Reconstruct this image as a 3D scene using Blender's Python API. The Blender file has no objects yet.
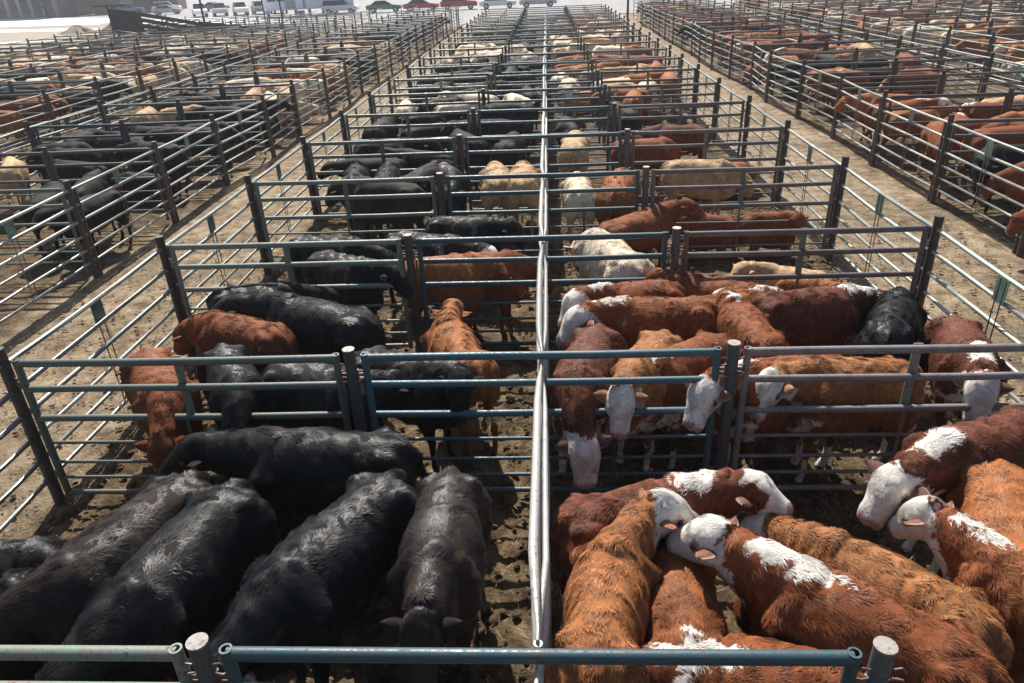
import bpy, math, random
import numpy as np
from mathutils import Matrix, Vector

# ---------------------------------------------------------------- camera, light, exposure
S = bpy.context.scene
COL = S.collection
CAMX, CAMZ, PITCH, ROLL, YAW, FPX = 0.0996, 4.4225, 0.4746, -0.0465, 0.0632, 725.85
_c, _s = math.cos(YAW), math.sin(YAW); _cp, _sp = math.cos(PITCH), math.sin(PITCH)
_r = Vector((_c, _s, 0)); _f = Vector((-_s*_cp, _c*_cp, -_sp)); _u = Vector((-_s*_sp, _c*_sp, _cp))
_cr, _sr = math.cos(ROLL), math.sin(ROLL)
_R = _cr*_r + _sr*_u; _U = _cr*_u - _sr*_r
cam = bpy.data.cameras.new('camera'); camo = bpy.data.objects.new('camera', cam); COL.objects.link(camo)
M4 = Matrix.Identity(4)
for i in range(3):
    M4[i][0] = _R[i]; M4[i][1] = _U[i]; M4[i][2] = -_f[i]
M4[0][3] = CAMX; M4[1][3] = 0; M4[2][3] = CAMZ
camo.matrix_world = M4
cam.sensor_width = 36; cam.lens = 36*FPX/1024; cam.clip_start = 0.05; cam.clip_end = 2000
S.camera = camo
S.render.resolution_x = 1024; S.render.resolution_y = 683
SUNV = Vector((-0.22, 1.0, 1.18)).normalized()
w = bpy.data.worlds.new('World'); S.world = w; w.use_nodes = True
nt = w.node_tree; bg = nt.nodes['Background']
sky = nt.nodes.new('ShaderNodeTexSky'); sky.sky_type = 'NISHITA'; sky.sun_disc = False
sky.sun_elevation = math.asin(SUNV.z); sky.sun_rotation = math.atan2(SUNV.x, SUNV.y)
sky.dust_density = 1.5
nt.links.new(sky.outputs[0], bg.inputs[0]); bg.inputs[1].default_value = 0.072
sl = bpy.data.lights.new('sun', 'SUN'); sl.energy = 5.0; sl.angle = math.radians(0.5); sl.color = (1.0, 0.955, 0.88)
so = bpy.data.objects.new('sun', sl); COL.objects.link(so)
so.rotation_euler = (-SUNV).to_track_quat('-Z', 'Y').to_euler()
S.view_settings.view_transform = 'Standard'; S.view_settings.look = 'None'
S.view_settings.exposure = 0.62; S.view_settings.gamma = 1.0; S.view_settings.use_curve_mapping = False
random.seed(7); RNG = np.random.default_rng(11)
R = math.radians

def project(x, y, z):
    v = Vector((x-CAMX, y, z-CAMZ)); d = v.dot(_f)
    if d < 0.05: return None
    return 512+FPX*v.dot(_R)/d, 341.5-FPX*v.dot(_U)/d, d
def seen(x, y, z, m=40):
    q = project(x, y, z)
    return q is not None and -m < q[0] < 1024+m and -m < q[1] < 683+m

# ---------------------------------------------------------------- helpers
class MB:
    def __init__(s): s.v = []; s.f = []; s.n = 0
    def add(s, v, f):
        s.v.extend([tuple(p) for p in v]); s.f.extend([tuple(i+s.n for i in q) for q in f]); s.n = len(s.v); return s
    def box(s, c, d, rz=0, rx=0, ry=0):
        m = Matrix.Rotation(rz, 3, 'Z') @ Matrix.Rotation(ry, 3, 'Y') @ Matrix.Rotation(rx, 3, 'X'); c = Vector(c)
        vs = [c + m @ Vector((i*d[0]/2, j*d[1]/2, k*d[2]/2)) for i in (-1, 1) for j in (-1, 1) for k in (-1, 1)]
        return s.add(vs, [(0,1,3,2),(4,6,7,5),(0,4,5,1),(2,3,7,6),(0,2,6,4),(1,5,7,3)])
    def tube(s, pts, r, n=10, cap=True, flat=None):
        pts = [Vector(p) for p in pts]; rs = r if hasattr(r, '__len__') else [r]*len(pts)
        vs = []; fs = []; K = len(pts)
        for i, p in enumerate(pts):
            t = (pts[min(i+1, K-1)]-pts[max(i-1, 0)]).normalized()
            a = Vector((0, 0, 1)) if abs(t.z) < .8 else Vector((1, 0, 0))
            sd = t.cross(a).normalized(); up = sd.cross(t)
            fl = flat[i] if flat else 1.0
            for j in range(n):
                q = 2*math.pi*j/n; vs.append(p+rs[i]*(math.cos(q)*sd*fl+math.sin(q)*up))
        for i in range(K-1):
            for j in range(n):
                fs.append((i*n+j, i*n+(j+1) % n, (i+1)*n+(j+1) % n, (i+1)*n+j))
        if cap:
            fs.append(tuple(range(n))[::-1]); fs.append(tuple((K-1)*n+j for j in range(n)))
        return s.add(vs, fs)
    def ring(s, p, r0, r1, h, n=14):   # open pipe end: thick wall going up
        x, y, z = p; vs = []
        for rr, zz in ((r0, z), (r0, z+h), (r1, z+h), (r1, z-.08)):
            for j in range(n):
                q = 2*math.pi*j/n; vs.append((x+rr*math.cos(q), y+rr*math.sin(q), zz))
        fs = [(k*n+j, k*n+(j+1) % n, (k+1)*n+(j+1) % n, (k+1)*n+j) for k in range(3) for j in range(n)]
        fs.append(tuple(3*n+j for j in range(n)))
        return s.add(vs, fs)
    def mesh(s, name, mat, smooth=40):
        me = bpy.data.meshes.new(name); me.from_pydata(s.v, [], s.f)
        if mat: me.materials.append(mat)
        if smooth:
            me.polygons.foreach_set('use_smooth', [True]*len(me.polygons))
            try: me.set_sharp_from_angle(angle=math.radians(smooth))
            except Exception: pass
        me.update(); return me
    def build(s, name, mat, parent=None, smooth=40):
        return link(name, s.mesh(name, mat, smooth), parent)

def link(name, me, parent=None, loc=None, rz=None):
    o = bpy.data.objects.new(name, me); COL.objects.link(o)
    if parent: o.parent = parent
    if loc: o.location = loc
    if rz is not None: o.rotation_euler[2] = rz
    return o
def tag(o, label=None, cat=None, group=None, kind=None):
    if label: o['label'] = label
    if cat: o['category'] = cat
    if group: o['group'] = group
    if kind: o['kind'] = kind
    return o
def empty(name, loc, rz=0):
    o = bpy.data.objects.new(name, None); COL.objects.link(o); o.location = loc; o.rotation_euler[2] = rz
    o.empty_display_size = .1; return o

def mat(name, col, rough=.6, metal=0, spec=.5):
    m = bpy.data.materials.new(name); m.use_nodes = True
    b = m.node_tree.nodes['Principled BSDF']
    b.inputs['Base Color'].default_value = (*col, 1); b.inputs['Roughness'].default_value = rough
    b.inputs['Metallic'].default_value = metal; b.inputs['Specular IOR Level'].default_value = spec
    return m
def N(m, t, **k):
    n = m.node_tree.nodes.new(t)
    for a, b in k.items(): setattr(n, a, b)
    return n
def noise(m, scale, detail=4, rough=.6, co='Object', dist=0.0, vec=None):
    n = N(m, 'ShaderNodeTexNoise'); n.inputs['Scale'].default_value = scale
    n.inputs['Detail'].default_value = detail; n.inputs['Roughness'].default_value = rough
    n.inputs['Distortion'].default_value = dist
    if vec is None:
        tc = N(m, 'ShaderNodeTexCoord'); vec = tc.outputs[co]
    m.node_tree.links.new(vec, n.inputs['Vector']); return n
def ramp(m, src, stops):
    r = N(m, 'ShaderNodeValToRGB'); e = r.color_ramp.elements
    while len(e) < len(stops): e.new(.5)
    for i, (p, c) in enumerate(stops):
        e[i].position = p; e[i].color = (*c, 1) if hasattr(c, '__len__') else (c, c, c, 1)
    m.node_tree.links.new(src, r.inputs[0]); return r
def mix(m, fac, a, b, mode='MIX'):
    n = N(m, 'ShaderNodeMix', data_type='RGBA', blend_type=mode)
    L = m.node_tree.links
    for s, i in ((fac, 0), (a, 6), (b, 7)):
        if hasattr(s, 'links') or isinstance(s, bpy.types.NodeSocket): L.new(s, n.inputs[i])
        elif hasattr(s, '__len__'): n.inputs[i].default_value = (*s, 1)
        else: n.inputs[i].default_value = s
    return n.outputs[2]
def bump(m, src, strength=.3, dist=.01):
    b = N(m, 'ShaderNodeBump'); b.inputs['Strength'].default_value = strength; b.inputs['Distance'].default_value = dist
    m.node_tree.links.new(src, b.inputs['Height'])
    m.node_tree.links.new(b.outputs[0], m.node_tree.nodes['Principled BSDF'].inputs['Normal'])

def pipe_mat(name, paint, under, rough=.42, metal=0.0, wear=.5, rust=(.10, .045, .025)):
    m = mat(name, paint, rough, metal)
    b = m.node_tree.nodes['Principled BSDF']; L = m.node_tree.links
    geo = N(m, 'ShaderNodeNewGeometry')
    oi = N(m, 'ShaderNodeObjectInfo')
    va = N(m, 'ShaderNodeVectorMath', operation='ADD'); L.new(geo.outputs['Position'], va.inputs[0]); va.inputs[1].default_value = (3, 7, 1)
    mp = N(m, 'ShaderNodeMapping'); mp.inputs['Scale'].default_value = (1.0, 1.0, 1.0); L.new(va.outputs[0], mp.inputs[0])
    n1 = noise(m, 5, 6, .65, vec=mp.outputs[0]); n2 = noise(m, 38, 5, .7, vec=mp.outputs[0])
    r1 = ramp(m, n1.outputs[0], [(wear-.06, 0.0), (wear+.10, 1.0)])
    r2 = ramp(m, n2.outputs[0], [(.56, 0.0), (.66, 1.0)])
    c = mix(m, r1.outputs[0], paint, under)
    c = mix(m, r2.outputs[0], c, rust)
    hv = N(m, 'ShaderNodeHueSaturation'); L.new(c, hv.inputs['Color'])
    mr = N(m, 'ShaderNodeMapRange'); mr.inputs[3].default_value = .72; mr.inputs[4].default_value = 1.35
    L.new(oi.outputs['Random'], mr.inputs[0]); L.new(mr.outputs[0], hv.inputs['Value'])
    L.new(hv.outputs[0], b.inputs['Base Color'])
    rr = ramp(m, n2.outputs[0], [(.35, max(rough-.12, .2)), (.7, min(rough+.3, 1))]); L.new(rr.outputs[0], b.inputs['Roughness'])
    bump(m, n2.outputs[0], .12, .004)
    return m
M = {}
M['teal'] = pipe_mat('teal paint', (.04, .10, .125), (.06, .10, .115), .42, wear=.55)
M['green'] = pipe_mat('grey green paint', (.14, .19, .155), (.17, .16, .14), .42, wear=.5)
M['mauve'] = pipe_mat('worn grey paint', (.17, .15, .15), (.13, .105, .095), .42, wear=.5)
M['galv'] = pipe_mat('pale galvanised pipe', (.27, .30, .26), (.22, .20, .18), .33, .2, wear=.52, rust=(.22, .16, .12))
M['whiterail'] = pipe_mat('chalky pale rail', (.44, .43, .40), (.32, .30, .27), .42, .1, wear=.60, rust=(.20, .14, .10))
M['post'] = pipe_mat('dark weathered post', (.045, .048, .042), (.075, .048, .038), .5, wear=.45, rust=(.07, .035, .02))
M['postcap'] = pipe_mat('post cap steel', (.42, .38, .34), (.32, .28, .24), .6, wear=.5)
M['bpost'] = pipe_mat('blue grey post', (.055, .09, .105), (.10, .085, .08), .45, wear=.5)
M['plate'] = pipe_mat('green plate', (.10, .24, .17), (.10, .13, .10), .5, wear=.5)
M['chain'] = pipe_mat('rusty chain', (.20, .14, .11), (.14, .08, .06), .5, wear=.5)
M['fartube'] = pipe_mat('distant grey pipe', (.09, .09, .09), (.12, .10, .09), .42, .1, wear=.5)

# ---------------------------------------------------------------- ground
Y0, DY = 2.4276, 2.9697
XA, XL, xl, xr, XR, XB = -7.74, -4.734, -1.641, 1.596, 4.615, 7.61
def row(k): return Y0+k*DY
_nk = RNG.normal(size=(8, 3)); _np = RNG.uniform(0, 6.28, 8)
def snoise(P, scale, seed=0, n=7):
    g = np.random.default_rng(seed); K = g.normal(size=(n, 3)); K /= np.linalg.norm(K, axis=1)[:, None]; K *= g.uniform(.6, 1.5, (n, 1))
    ph = g.uniform(0, 6.28, n); q = P*scale*2*math.pi
    w_ = q + .9*np.sin(q[:, [1, 2, 0]]*.83+1.3)
    return np.sin(w_ @ K.T + ph).mean(1)*1.6
def axis(dense0, dense1, step, lo, hi, grow=1.13):
    a = list(np.arange(dense0, dense1+step/2, step)); st = step
    while a[-1] < hi: st *= grow; a.append(a[-1]+st)
    st = step
    while a[0] > lo: st *= grow; a.insert(0, a[0]-st)
    return np.array(a)
gx = axis(-6.5, 6.5, .04, -420, 420); gy = axis(.8, 12.5, .04, -60, 600)
GX, GY = np.meshgrid(gx, gy); P = np.stack([GX.ravel(), GY.ravel(), np.zeros(GX.size)], 1)
inpen = ((P[:, 0] > XL) & (P[:, 0] < XR)).astype(float)
near = np.clip(1.3-np.hypot(P[:, 0], P[:, 1]-6)/24, 0, 1)
hgt = (.55*np.abs(snoise(P, 3.3, 1))+.45*np.abs(snoise(P, 7.1, 2))*np.clip(snoise(P, .9, 4)+.6, 0, 1)+.18*snoise(P, 12., 3))*(.030+.028*inpen)
P[:, 2] = (hgt*near)-.035
nx, ny = len(gx), len(gy); I = np.arange(nx*ny).reshape(ny, nx)
F = np.stack([I[:-1, :-1].ravel(), I[:-1, 1:].ravel(), I[1:, 1:].ravel(), I[1:, :-1].ravel()], 1)
def npmesh(name, V, F, mats=(), smooth=True, col=None):
    me = bpy.data.meshes.new(name); me.vertices.add(len(V)); me.vertices.foreach_set('co', V.astype(np.float32).ravel())
    k = F.shape[1]; me.loops.add(F.size); me.loops.foreach_set('vertex_index', F.astype(np.int32).ravel())
    me.polygons.add(len(F)); me.polygons.foreach_set('loop_start', np.arange(0, F.size, k, dtype=np.int32))
    me.polygons.foreach_set('loop_total', np.full(len(F), k, dtype=np.int32))
    if smooth: me.polygons.foreach_set('use_smooth', np.ones(len(F), bool))
    me.update(calc_edges=True)
    if col is not None:
        a = me.attributes.new('coat', 'FLOAT_COLOR', 'POINT'); c4 = np.ones((len(V), 4), np.float32); c4[:, :3] = col; a.data.foreach_set('color', c4.ravel())
    for m_ in mats: me.materials.append(m_)
    return me
gm = mat('trampled dirt', (.3, .23, .15), .95, 0, .15)
geo = N(gm, 'ShaderNodeNewGeometry'); pos = geo.outputs['Position']
nA = noise(gm, .55, 5, .6, vec=pos); nB = noise(gm, 4.2, 8, .68, vec=pos, dist=.4); nC = noise(gm, 26, 6, .7, vec=pos); nD = noise(gm, 1.6, 6, .65, vec=pos)
straw = ramp(gm, nB.outputs[0], [(.30, (.13, .088, .050)), (.45, (.33, .24, .15)), (.68, (.58, .46, .31))])
dung = ramp(gm, nB.outputs[0], [(.32, (.045, .030, .018)), (.48, (.16, .108, .06)), (.70, (.36, .26, .15))])
sep = N(gm, 'ShaderNodeSeparateXYZ'); gm.node_tree.links.new(pos, sep.inputs[0])
def band(m, sock, lo, hi, soft):
    a = N(m, 'ShaderNodeMapRange'); a.interpolation_type = 'SMOOTHSTEP'; m.node_tree.links.new(sock, a.inputs[0]); a.inputs[1].default_value = lo-soft; a.inputs[2].default_value = lo+soft
    b = N(m, 'ShaderNodeMapRange'); b.interpolation_type = 'SMOOTHSTEP'; m.node_tree.links.new(sock, b.inputs[0]); b.inputs[1].default_value = hi-soft; b.inputs[2].default_value = hi+soft
    c = N(m, 'ShaderNodeMath', operation='SUBTRACT'); m.node_tree.links.new(a.outputs[0], c.inputs[0]); m.node_tree.links.new(b.outputs[0], c.inputs[1]); return c.outputs[0]
dx_ = N(gm, 'ShaderNodeMath', operation='MULTIPLY_ADD'); gm.node_tree.links.new(nD.outputs[0], dx_.inputs[0]); dx_.inputs[1].default_value = 1.6
ax = N(gm, 'ShaderNodeMath', operation='ADD'); ax.inputs[1].default_value = -.8
gm.node_tree.links.new(sep.outputs[0], ax.inputs[0]); gm.node_tree.links.new(ax.outputs[0], dx_.inputs[2])
pen = band(gm, dx_.outputs[0], XL, XR, .25)
penL = band(gm, dx_.outputs[0], -60, XA-.1, .35); penR = band(gm, dx_.outputs[0], XB+.1, 80, .35)
s1 = N(gm, 'ShaderNodeMath', operation='ADD'); gm.node_tree.links.new(pen, s1.inputs[0]); gm.node_tree.links.new(penL, s1.inputs[1])
s2 = N(gm, 'ShaderNodeMath', operation='ADD'); gm.node_tree.links.new(s1.outputs[0], s2.inputs[0]); gm.node_tree.links.new(penR, s2.inputs[1])
s3 = N(gm, 'ShaderNodeMath', operation='MULTIPLY'); s3.use_clamp = True; gm.node_tree.links.new(s2.outputs[0], s3.inputs[0])
py = band(gm, sep.outputs[1], -10, 68, .6); gm.node_tree.links.new(py, s3.inputs[1])
c = mix(gm, s3.outputs[0], straw.outputs[0], dung.outputs[0])
wet = ramp(gm, nA.outputs[0], [(.40, 1.0), (.62, .62)])
c = mix(gm, 1.0, c, wet.outputs[0], 'MULTIPLY')
fine = ramp(gm, nC.outputs[0], [(.32, .62), (.68, 1.35)])
c = mix(gm, .8, c, fine.outputs[0], 'MULTIPLY')
gm.node_tree.links.new(c, gm.node_tree.nodes['Principled BSDF'].inputs['Base Color'])
ad = N(gm, 'ShaderNodeMath', operation='ADD'); gm.node_tree.links.new(nB.outputs[0], ad.inputs[0]); gm.node_tree.links.new(nC.outputs[0], ad.inputs[1])
nE = noise(gm, 75, 4, .7, vec=pos); ad2 = N(gm, 'ShaderNodeMath', operation='MULTIPLY_ADD'); gm.node_tree.links.new(nE.outputs[0], ad2.inputs[0]); ad2.inputs[1].default_value = .45; gm.node_tree.links.new(ad.outputs[0], ad2.inputs[2])
bump(gm, ad2.outputs[0], 1.0, .05)
tag(link('ground', npmesh('ground', P, F, (gm,))), kind='structure')

# ---------------------------------------------------------------- fences and gates
ZR = [1.55-.038, 1.25, .94, .67, .45, .27, .09]
def gate_meshes(width, mname, key):
    """gate lying along +X from 0 to width; returns {part name: mesh}"""
    m = M[mname]; f = MB()
    rad = [.036, .033, .033, .017, .017, .017, .026]
    for z, r in zip(ZR, rad):
        f.tube([(.0, 0, z), (width*.33, 0, z-random.uniform(0, .008)), (width*.66, 0, z-random.uniform(0, .01)), (width, 0, z)], r, 10)
    for x in (0, width):
        f.tube([(x, 0, .05), (x, 0, 1.50)], .032, 12, cap=False); f.ring((x, 0, 1.50), .033, .022, .05)
    br = MB(); xm = width*.5+.0
    br.box((xm, .04, (ZR[0]+ZR[2])/2), (.075, .012, ZR[0]-ZR[2]+.06))
    st = MB(); st.box((xm-.02 if key != 'c' else width*.72, -.028, (ZR[2]+ZR[6])/2), (.03, .008, ZR[2]-ZR[6]))
    hgs = []
    for x, d in ((0, -1), (width, 1)):
        for z in (1.33, .3):
            hg = MB(); hgs.append(hg)
            hg.box((x+d*.045, 0, z+.02), (.07, .012, .03)); hg.box((x+d*.045, 0, z-.02), (.07, .012, .03))
            hg.tube([(x+d*.08, 0, z-.06), (x+d*.08, 0, z+.07)], .012, 6)
    out = {'rail_frame': f.mesh('rail_frame', m), 'lower_stay': st.mesh('lower_stay', m, 0)}
    if key != 'c': out['brace_plate'] = br.mesh('brace_plate', M['green'], 0)
    for i, hg in enumerate(hgs): out['hinge', i] = hg.mesh('hinge', M['chain'], 0)
    return out
def place_gate(parts, loc, rz, label, group, detail=True, name='pipe_gate'):
    e = empty(name, loc, rz); tag(e, label, 'gate', group)
    for k, me in parts.items():
        if not detail and k != 'rail_frame' and k != 'brace_plate': continue
        link(k if isinstance(k, str) else k[0], me, e)
    return e
ORD = ['front', 'second', 'third', 'fourth', 'fifth', 'sixth', 'seventh', 'eighth', 'ninth', 'tenth', 'eleventh', 'twelfth', 'thirteenth', 'fourteenth', 'fifteenth', 'sixteenth', 'seventeenth', 'eighteenth', 'nineteenth', 'twentieth', 'twenty-first', 'twenty-second', 'twenty-third', 'twenty-fourth', 'twenty-fifth', 'twenty-sixth', 'twenty-seventh', 'twenty-eighth', 'twenty-ninth', 'thirtieth']
G = {}
wl = (xl-.12)-(XL+.12); wc = (xr-.13)-(xl+.13); wr = (XR-.12)-(xr+.12)
for i in range(2):
    G['l', i] = gate_meshes(wl, 'green' if i == 0 else 'green', 'l'); G['c', i] = gate_meshes(wc, 'teal', 'c'); G['r', i] = gate_meshes(wr, 'mauve', 'r')
def post_mesh(mname, r=.05, h=1.60, cap=True):
    b = MB(); b.tube([(0, 0, -.08), (0, 0, h-.012)], r, 16); me = b.mesh('post_shaft', M[mname])
    c_ = MB(); c_.tube([(0, 0, h-.01), (0, 0, h)], r+.003, 16); cm = c_.mesh('post_cap', M['postcap'], 30)
    return me, cm
PM = {k: post_mesh(k) for k in ('post', 'bpost')}
def chain_mesh():
    b = MB()
    for k in range(6):
        a = k/5*math.pi; x = -.10+.20*k/5; z = 1.34-.05*math.sin(a)
        n = 8; ring = []
        for j in range(n+1):
            q = 2*math.pi*j/n; ring.append((x+.022*math.cos(q), -.052+(.011*math.sin(q) if k % 2 else 0), z+(.011*math.sin(q) if not k % 2 else 0)))
        b.tube(ring, .0042, 5, cap=False)
    for d in (-1, 1):
        b.tube([(d*.05, -.02, 1.40), (d*.10, -.03, 1.40), (d*.12, -.01, 1.37), (d*.10, .01, 1.36), (d*.05, 0, 1.36)], .007, 6)
        b.tube([(d*.05, -.02, 1.46), (d*.09, -.02, 1.47), (d*.115, -.02, 1.44)], .006, 6)
        b.box((d*.08, -.03, 1.22), (.03, .014, .12))
    return b.mesh('latch_chain', M['chain'], 30)
CH = chain_mesh()
def place_post(x, y, kind, label, group, chain=False):
    e = empty('gate_post', (x, y, 0)); tag(e, label, 'post', group)
    link('post_shaft', PM[kind][0], e); link('post_cap', PM[kind][1], e)
    if chain: link('latch_chain', CH, e)
NROW = 22
for k in range(NROW):
    y = row(k); d = k < 9; jit = random.uniform(-.03, .03) if k > 3 else (-.045 if k == 0 else 0)
    if seen(XL+1, y, 1.5, 10) or k == 0:
        place_gate(G['l', k % 2], (XL+.12, y+jit, 0), 0, 'grey green pipe gate in the %s cross row, between outer left fence and left post' % ORD[k], 'left cross gates of the middle pens', d)
    place_gate(G['c', k % 2], (xl+.13, y+jit, 0), 0, 'teal pipe gate crossing the centre fence in the %s cross row' % ORD[k], 'teal centre gates of the middle pens', d)
    if k > 0: place_gate(G['r', k % 2], (xr+.12, y+jit, 0), 0, 'worn grey pipe gate in the %s cross row, right of the right post' % ORD[k], 'right cross gates of the middle pens', d)
    place_post(xl, y+jit, 'bpost' if k < 2 else 'post', 'round capped post left of the teal gate in the %s cross row' % ORD[k], 'posts beside the teal gates', k < 6)
    place_post(xr, y+jit, 'bpost', 'round capped post right of the teal gate in the %s cross row' % ORD[k], 'posts beside the teal gates', k < 6)

ZL = [1.50, 1.23, .97, .72, .48, .26]
def bay_meshes(length, mname, kind):
    """fence panel along +Y from 0 to length"""
    m = M[mname]; f = MB()
    if kind == 'centre':
        for i, z in enumerate([1.46, 1.20, .94, .68, .44, .22]):
            for dx, rr in ((-.028, .030), (.032, .020)):
                zz = z-(0 if dx < 0 else .07)
                pts = []; rs = []; fl = []
                for t, sq, off in ((.03, .45, .02), (.06, .5, .02), (.15, .85, .6), (.24, 1, 1), (.5, 1, 1), (.78, 1, .95), (.88, .85, .5), (.955, .5, .05), (.985, .45, .03)):
                    pts.append((dx*off*1.1+random.uniform(-.004, .004), t*length, zz-(.018 if off < .3 else 0))); rs.append(rr*(1 if sq > .8 else .8)); fl.append(sq)
                f.tube(pts, rs, 10, flat=fl)
        for t in (.03, .97):
            f.tube([(0, t*length, .05), (0, t*length, 1.44)], .024, 10)
        return {'rails': f.mesh('rails', m)}
    n = 7
    for z in ZL:
        a = random.uniform(-.012, .012); b_ = random.uniform(-.02, .01)
        pts = [(a*math.sin(math.pi*t), .05+t*(length-.1), z+b_*math.sin(math.pi*t)) for t in np.linspace(0, 1, n)]
        f.tube(pts, .026 if z > .9 else .022, 9)
    pl = MB(); y = length*.5
    pl.box((-.034, y, ZL[0]-.14), (.006, .20, .27)); 
    rd = MB(); rd.box((-.037, y, ZL[5]), (.01, .12, .03)); rd.tube([(-.035, y-.05, ZL[5]-.02), (-.035, y-.05, ZL[0]-.02)], .007, 6); rd.tube([(-.035, y+.05, ZL[5]-.02), (-.035, y+.05, ZL[0]-.02)], .007, 6)
    return {'rails': f.mesh('rails', m), 'plate': pl.mesh('plate', M['plate'], 0), 'tie_rod': rd.mesh('tie_rod', M['chain'])}
BAY = {('o', i): bay_meshes(DY, 'galv', 'outer') for i in range(3)}
BAY.update({('c', i): bay_meshes(DY, 'whiterail', 'centre') for i in range(3)})
OP = MB(); OP.tube([(0, 0, -.08), (0, 0, 1.66)], .052, 10); OPM = OP.mesh('post', M['post'])
OP2 = MB(); OP2.tube([(0, .14, -.08), (0, .14, 1.50)], .034, 8); OP2M = OP2.mesh('end_tube', M['post'])
def fence(x, k0, k1, label, cat='fence', key='o', jog=0.0, plates=True, posts=True):
    e = empty('pipe_fence', (x, 0, 0)); tag(e, label, cat)
    cnt = 0; off = 0
    for k in range(k0, k1):
        off2 = random.uniform(-jog, jog) if k > 3 else 0
        y = row(k)
        if not (seen(x, y, 1.5, 60) or seen(x, y+DY, 1.5, 60) or seen(x, y, 0, 60) or (k <= 1)): 
            off = off2; continue
        for nm, me in BAY[key, k % 3].items():
            if nm != 'rails' and (not plates or k > 12): continue
            o = link(nm if key == 'c' or nm != 'rails' else 'rail_panel', me, e, (off, y, 0))
            o.rotation_euler[2] = -math.atan2(off2-off, DY)
        if posts:
            link('post', OPM, e, (off, y, 0))
            if key == 'o' and k < 12: link('end_tube', OP2M, e, (off, y, 0))
        off = off2; cnt += 1
    return e
fence(0, -1, NROW-1, 'pale centre rail fence dividing the pens of black cattle from the red ones', key='c', jog=.02, plates=False, posts=False)
fence(XL, -1, NROW-1, 'pale pipe fence along the left edge of the middle pens, with green plates', jog=.05)
fence(XR, -1, NROW-1, 'pale pipe fence along the right edge of the middle pens', jog=.05)
fence(XA, 0, 24, 'pipe fence on the far side of the left alley', jog=.10)
fence(XB, 0, 22, 'pipe fence on the far side of the right alley', jog=.16)
LX = [-12.3, -15.8, -22.0, -28.0, -34.0]; RX = [13.0, 16.2, 22.4, 28.6, 34.8, 41.0]
for i, x in enumerate(LX): fence(x, 2 if i < 4 else 13, 25, 'pipe fence running away through the left pens, %s beyond the left alley' % ORD[i+1], jog=.08, plates=i < 1)
for i, x in enumerate(RX): fence(x, 4, 24, 'pipe fence running away through the right pens, %s beyond the right alley' % ORD[i+1], jog=.08, plates=i < 1)

# cross gates of the outer blocks: simpler single spans
def span_meshes(width, mname):
    m = M[mname]; f = MB()
    for z, r in zip(ZR[:6], [.036, .03, .03, .018, .018, .018]):
        f.tube([(.08, 0, z), (width*.5, 0, z-random.uniform(0, .02)), (width-.08, 0, z)], r, 7)
    for x in (.08, width*.5-.07, width*.5+.07, width-.08): f.tube([(x, 0, .05), (x, 0, 1.53)], .03, 7)
    return {'rails': f.mesh('rails', m)}
PMID = MB(); PMID.tube([(0, 0, -.05), (0, 0, 1.62)], .052, 8); PMIDM = PMID.mesh('middle_post', M['post'])
spans = {}
def blockgates(x0, x1, k0, k1, side, num, mats_):
    wd = x1-x0-.1
    for k in range(k0, k1):
        y = row(k)+.05*math.sin(k*3.1+x0)
        if not any(seen(x0+t*wd, y, 1.2, 0) for t in (0, .25, .5, .75, 1)): continue
        key = (round(wd, 2), mats_[k % len(mats_)])
        if key not in spans: spans[key] = span_meshes(wd, key[1])
        e = empty('cross_gate', (x0+.05, y, 0)); tag(e, 'double pipe gate in the %s cross row of the %s pens on the %s' % (ORD[k], ORD[num+1] if num else 'nearest', side), 'gate', 'cross gates of the %s pens' % side)
        link('rails', spans[key]['rails'], e)
        link('middle_post', PMIDM, e, (wd/2, 0, 0))
PENL = [(-12.3, XA), (-22.0, -15.8), (-28.0, -22.0), (-34.0, -28.0)]
PENR = [(XB, 13.0), (16.2, 22.4), (22.4, 28.6), (28.6, 34.8), (34.8, 41.0)]
for i, (a, b_) in enumerate(PENL): blockgates(a, b_, 0, 24, 'left', i, ['green', 'fartube', 'teal'])
for i, (a, b_) in enumerate(PENR): blockgates(a, b_, 2, 24, 'right', i, ['mauve', 'fartube'])
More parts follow.
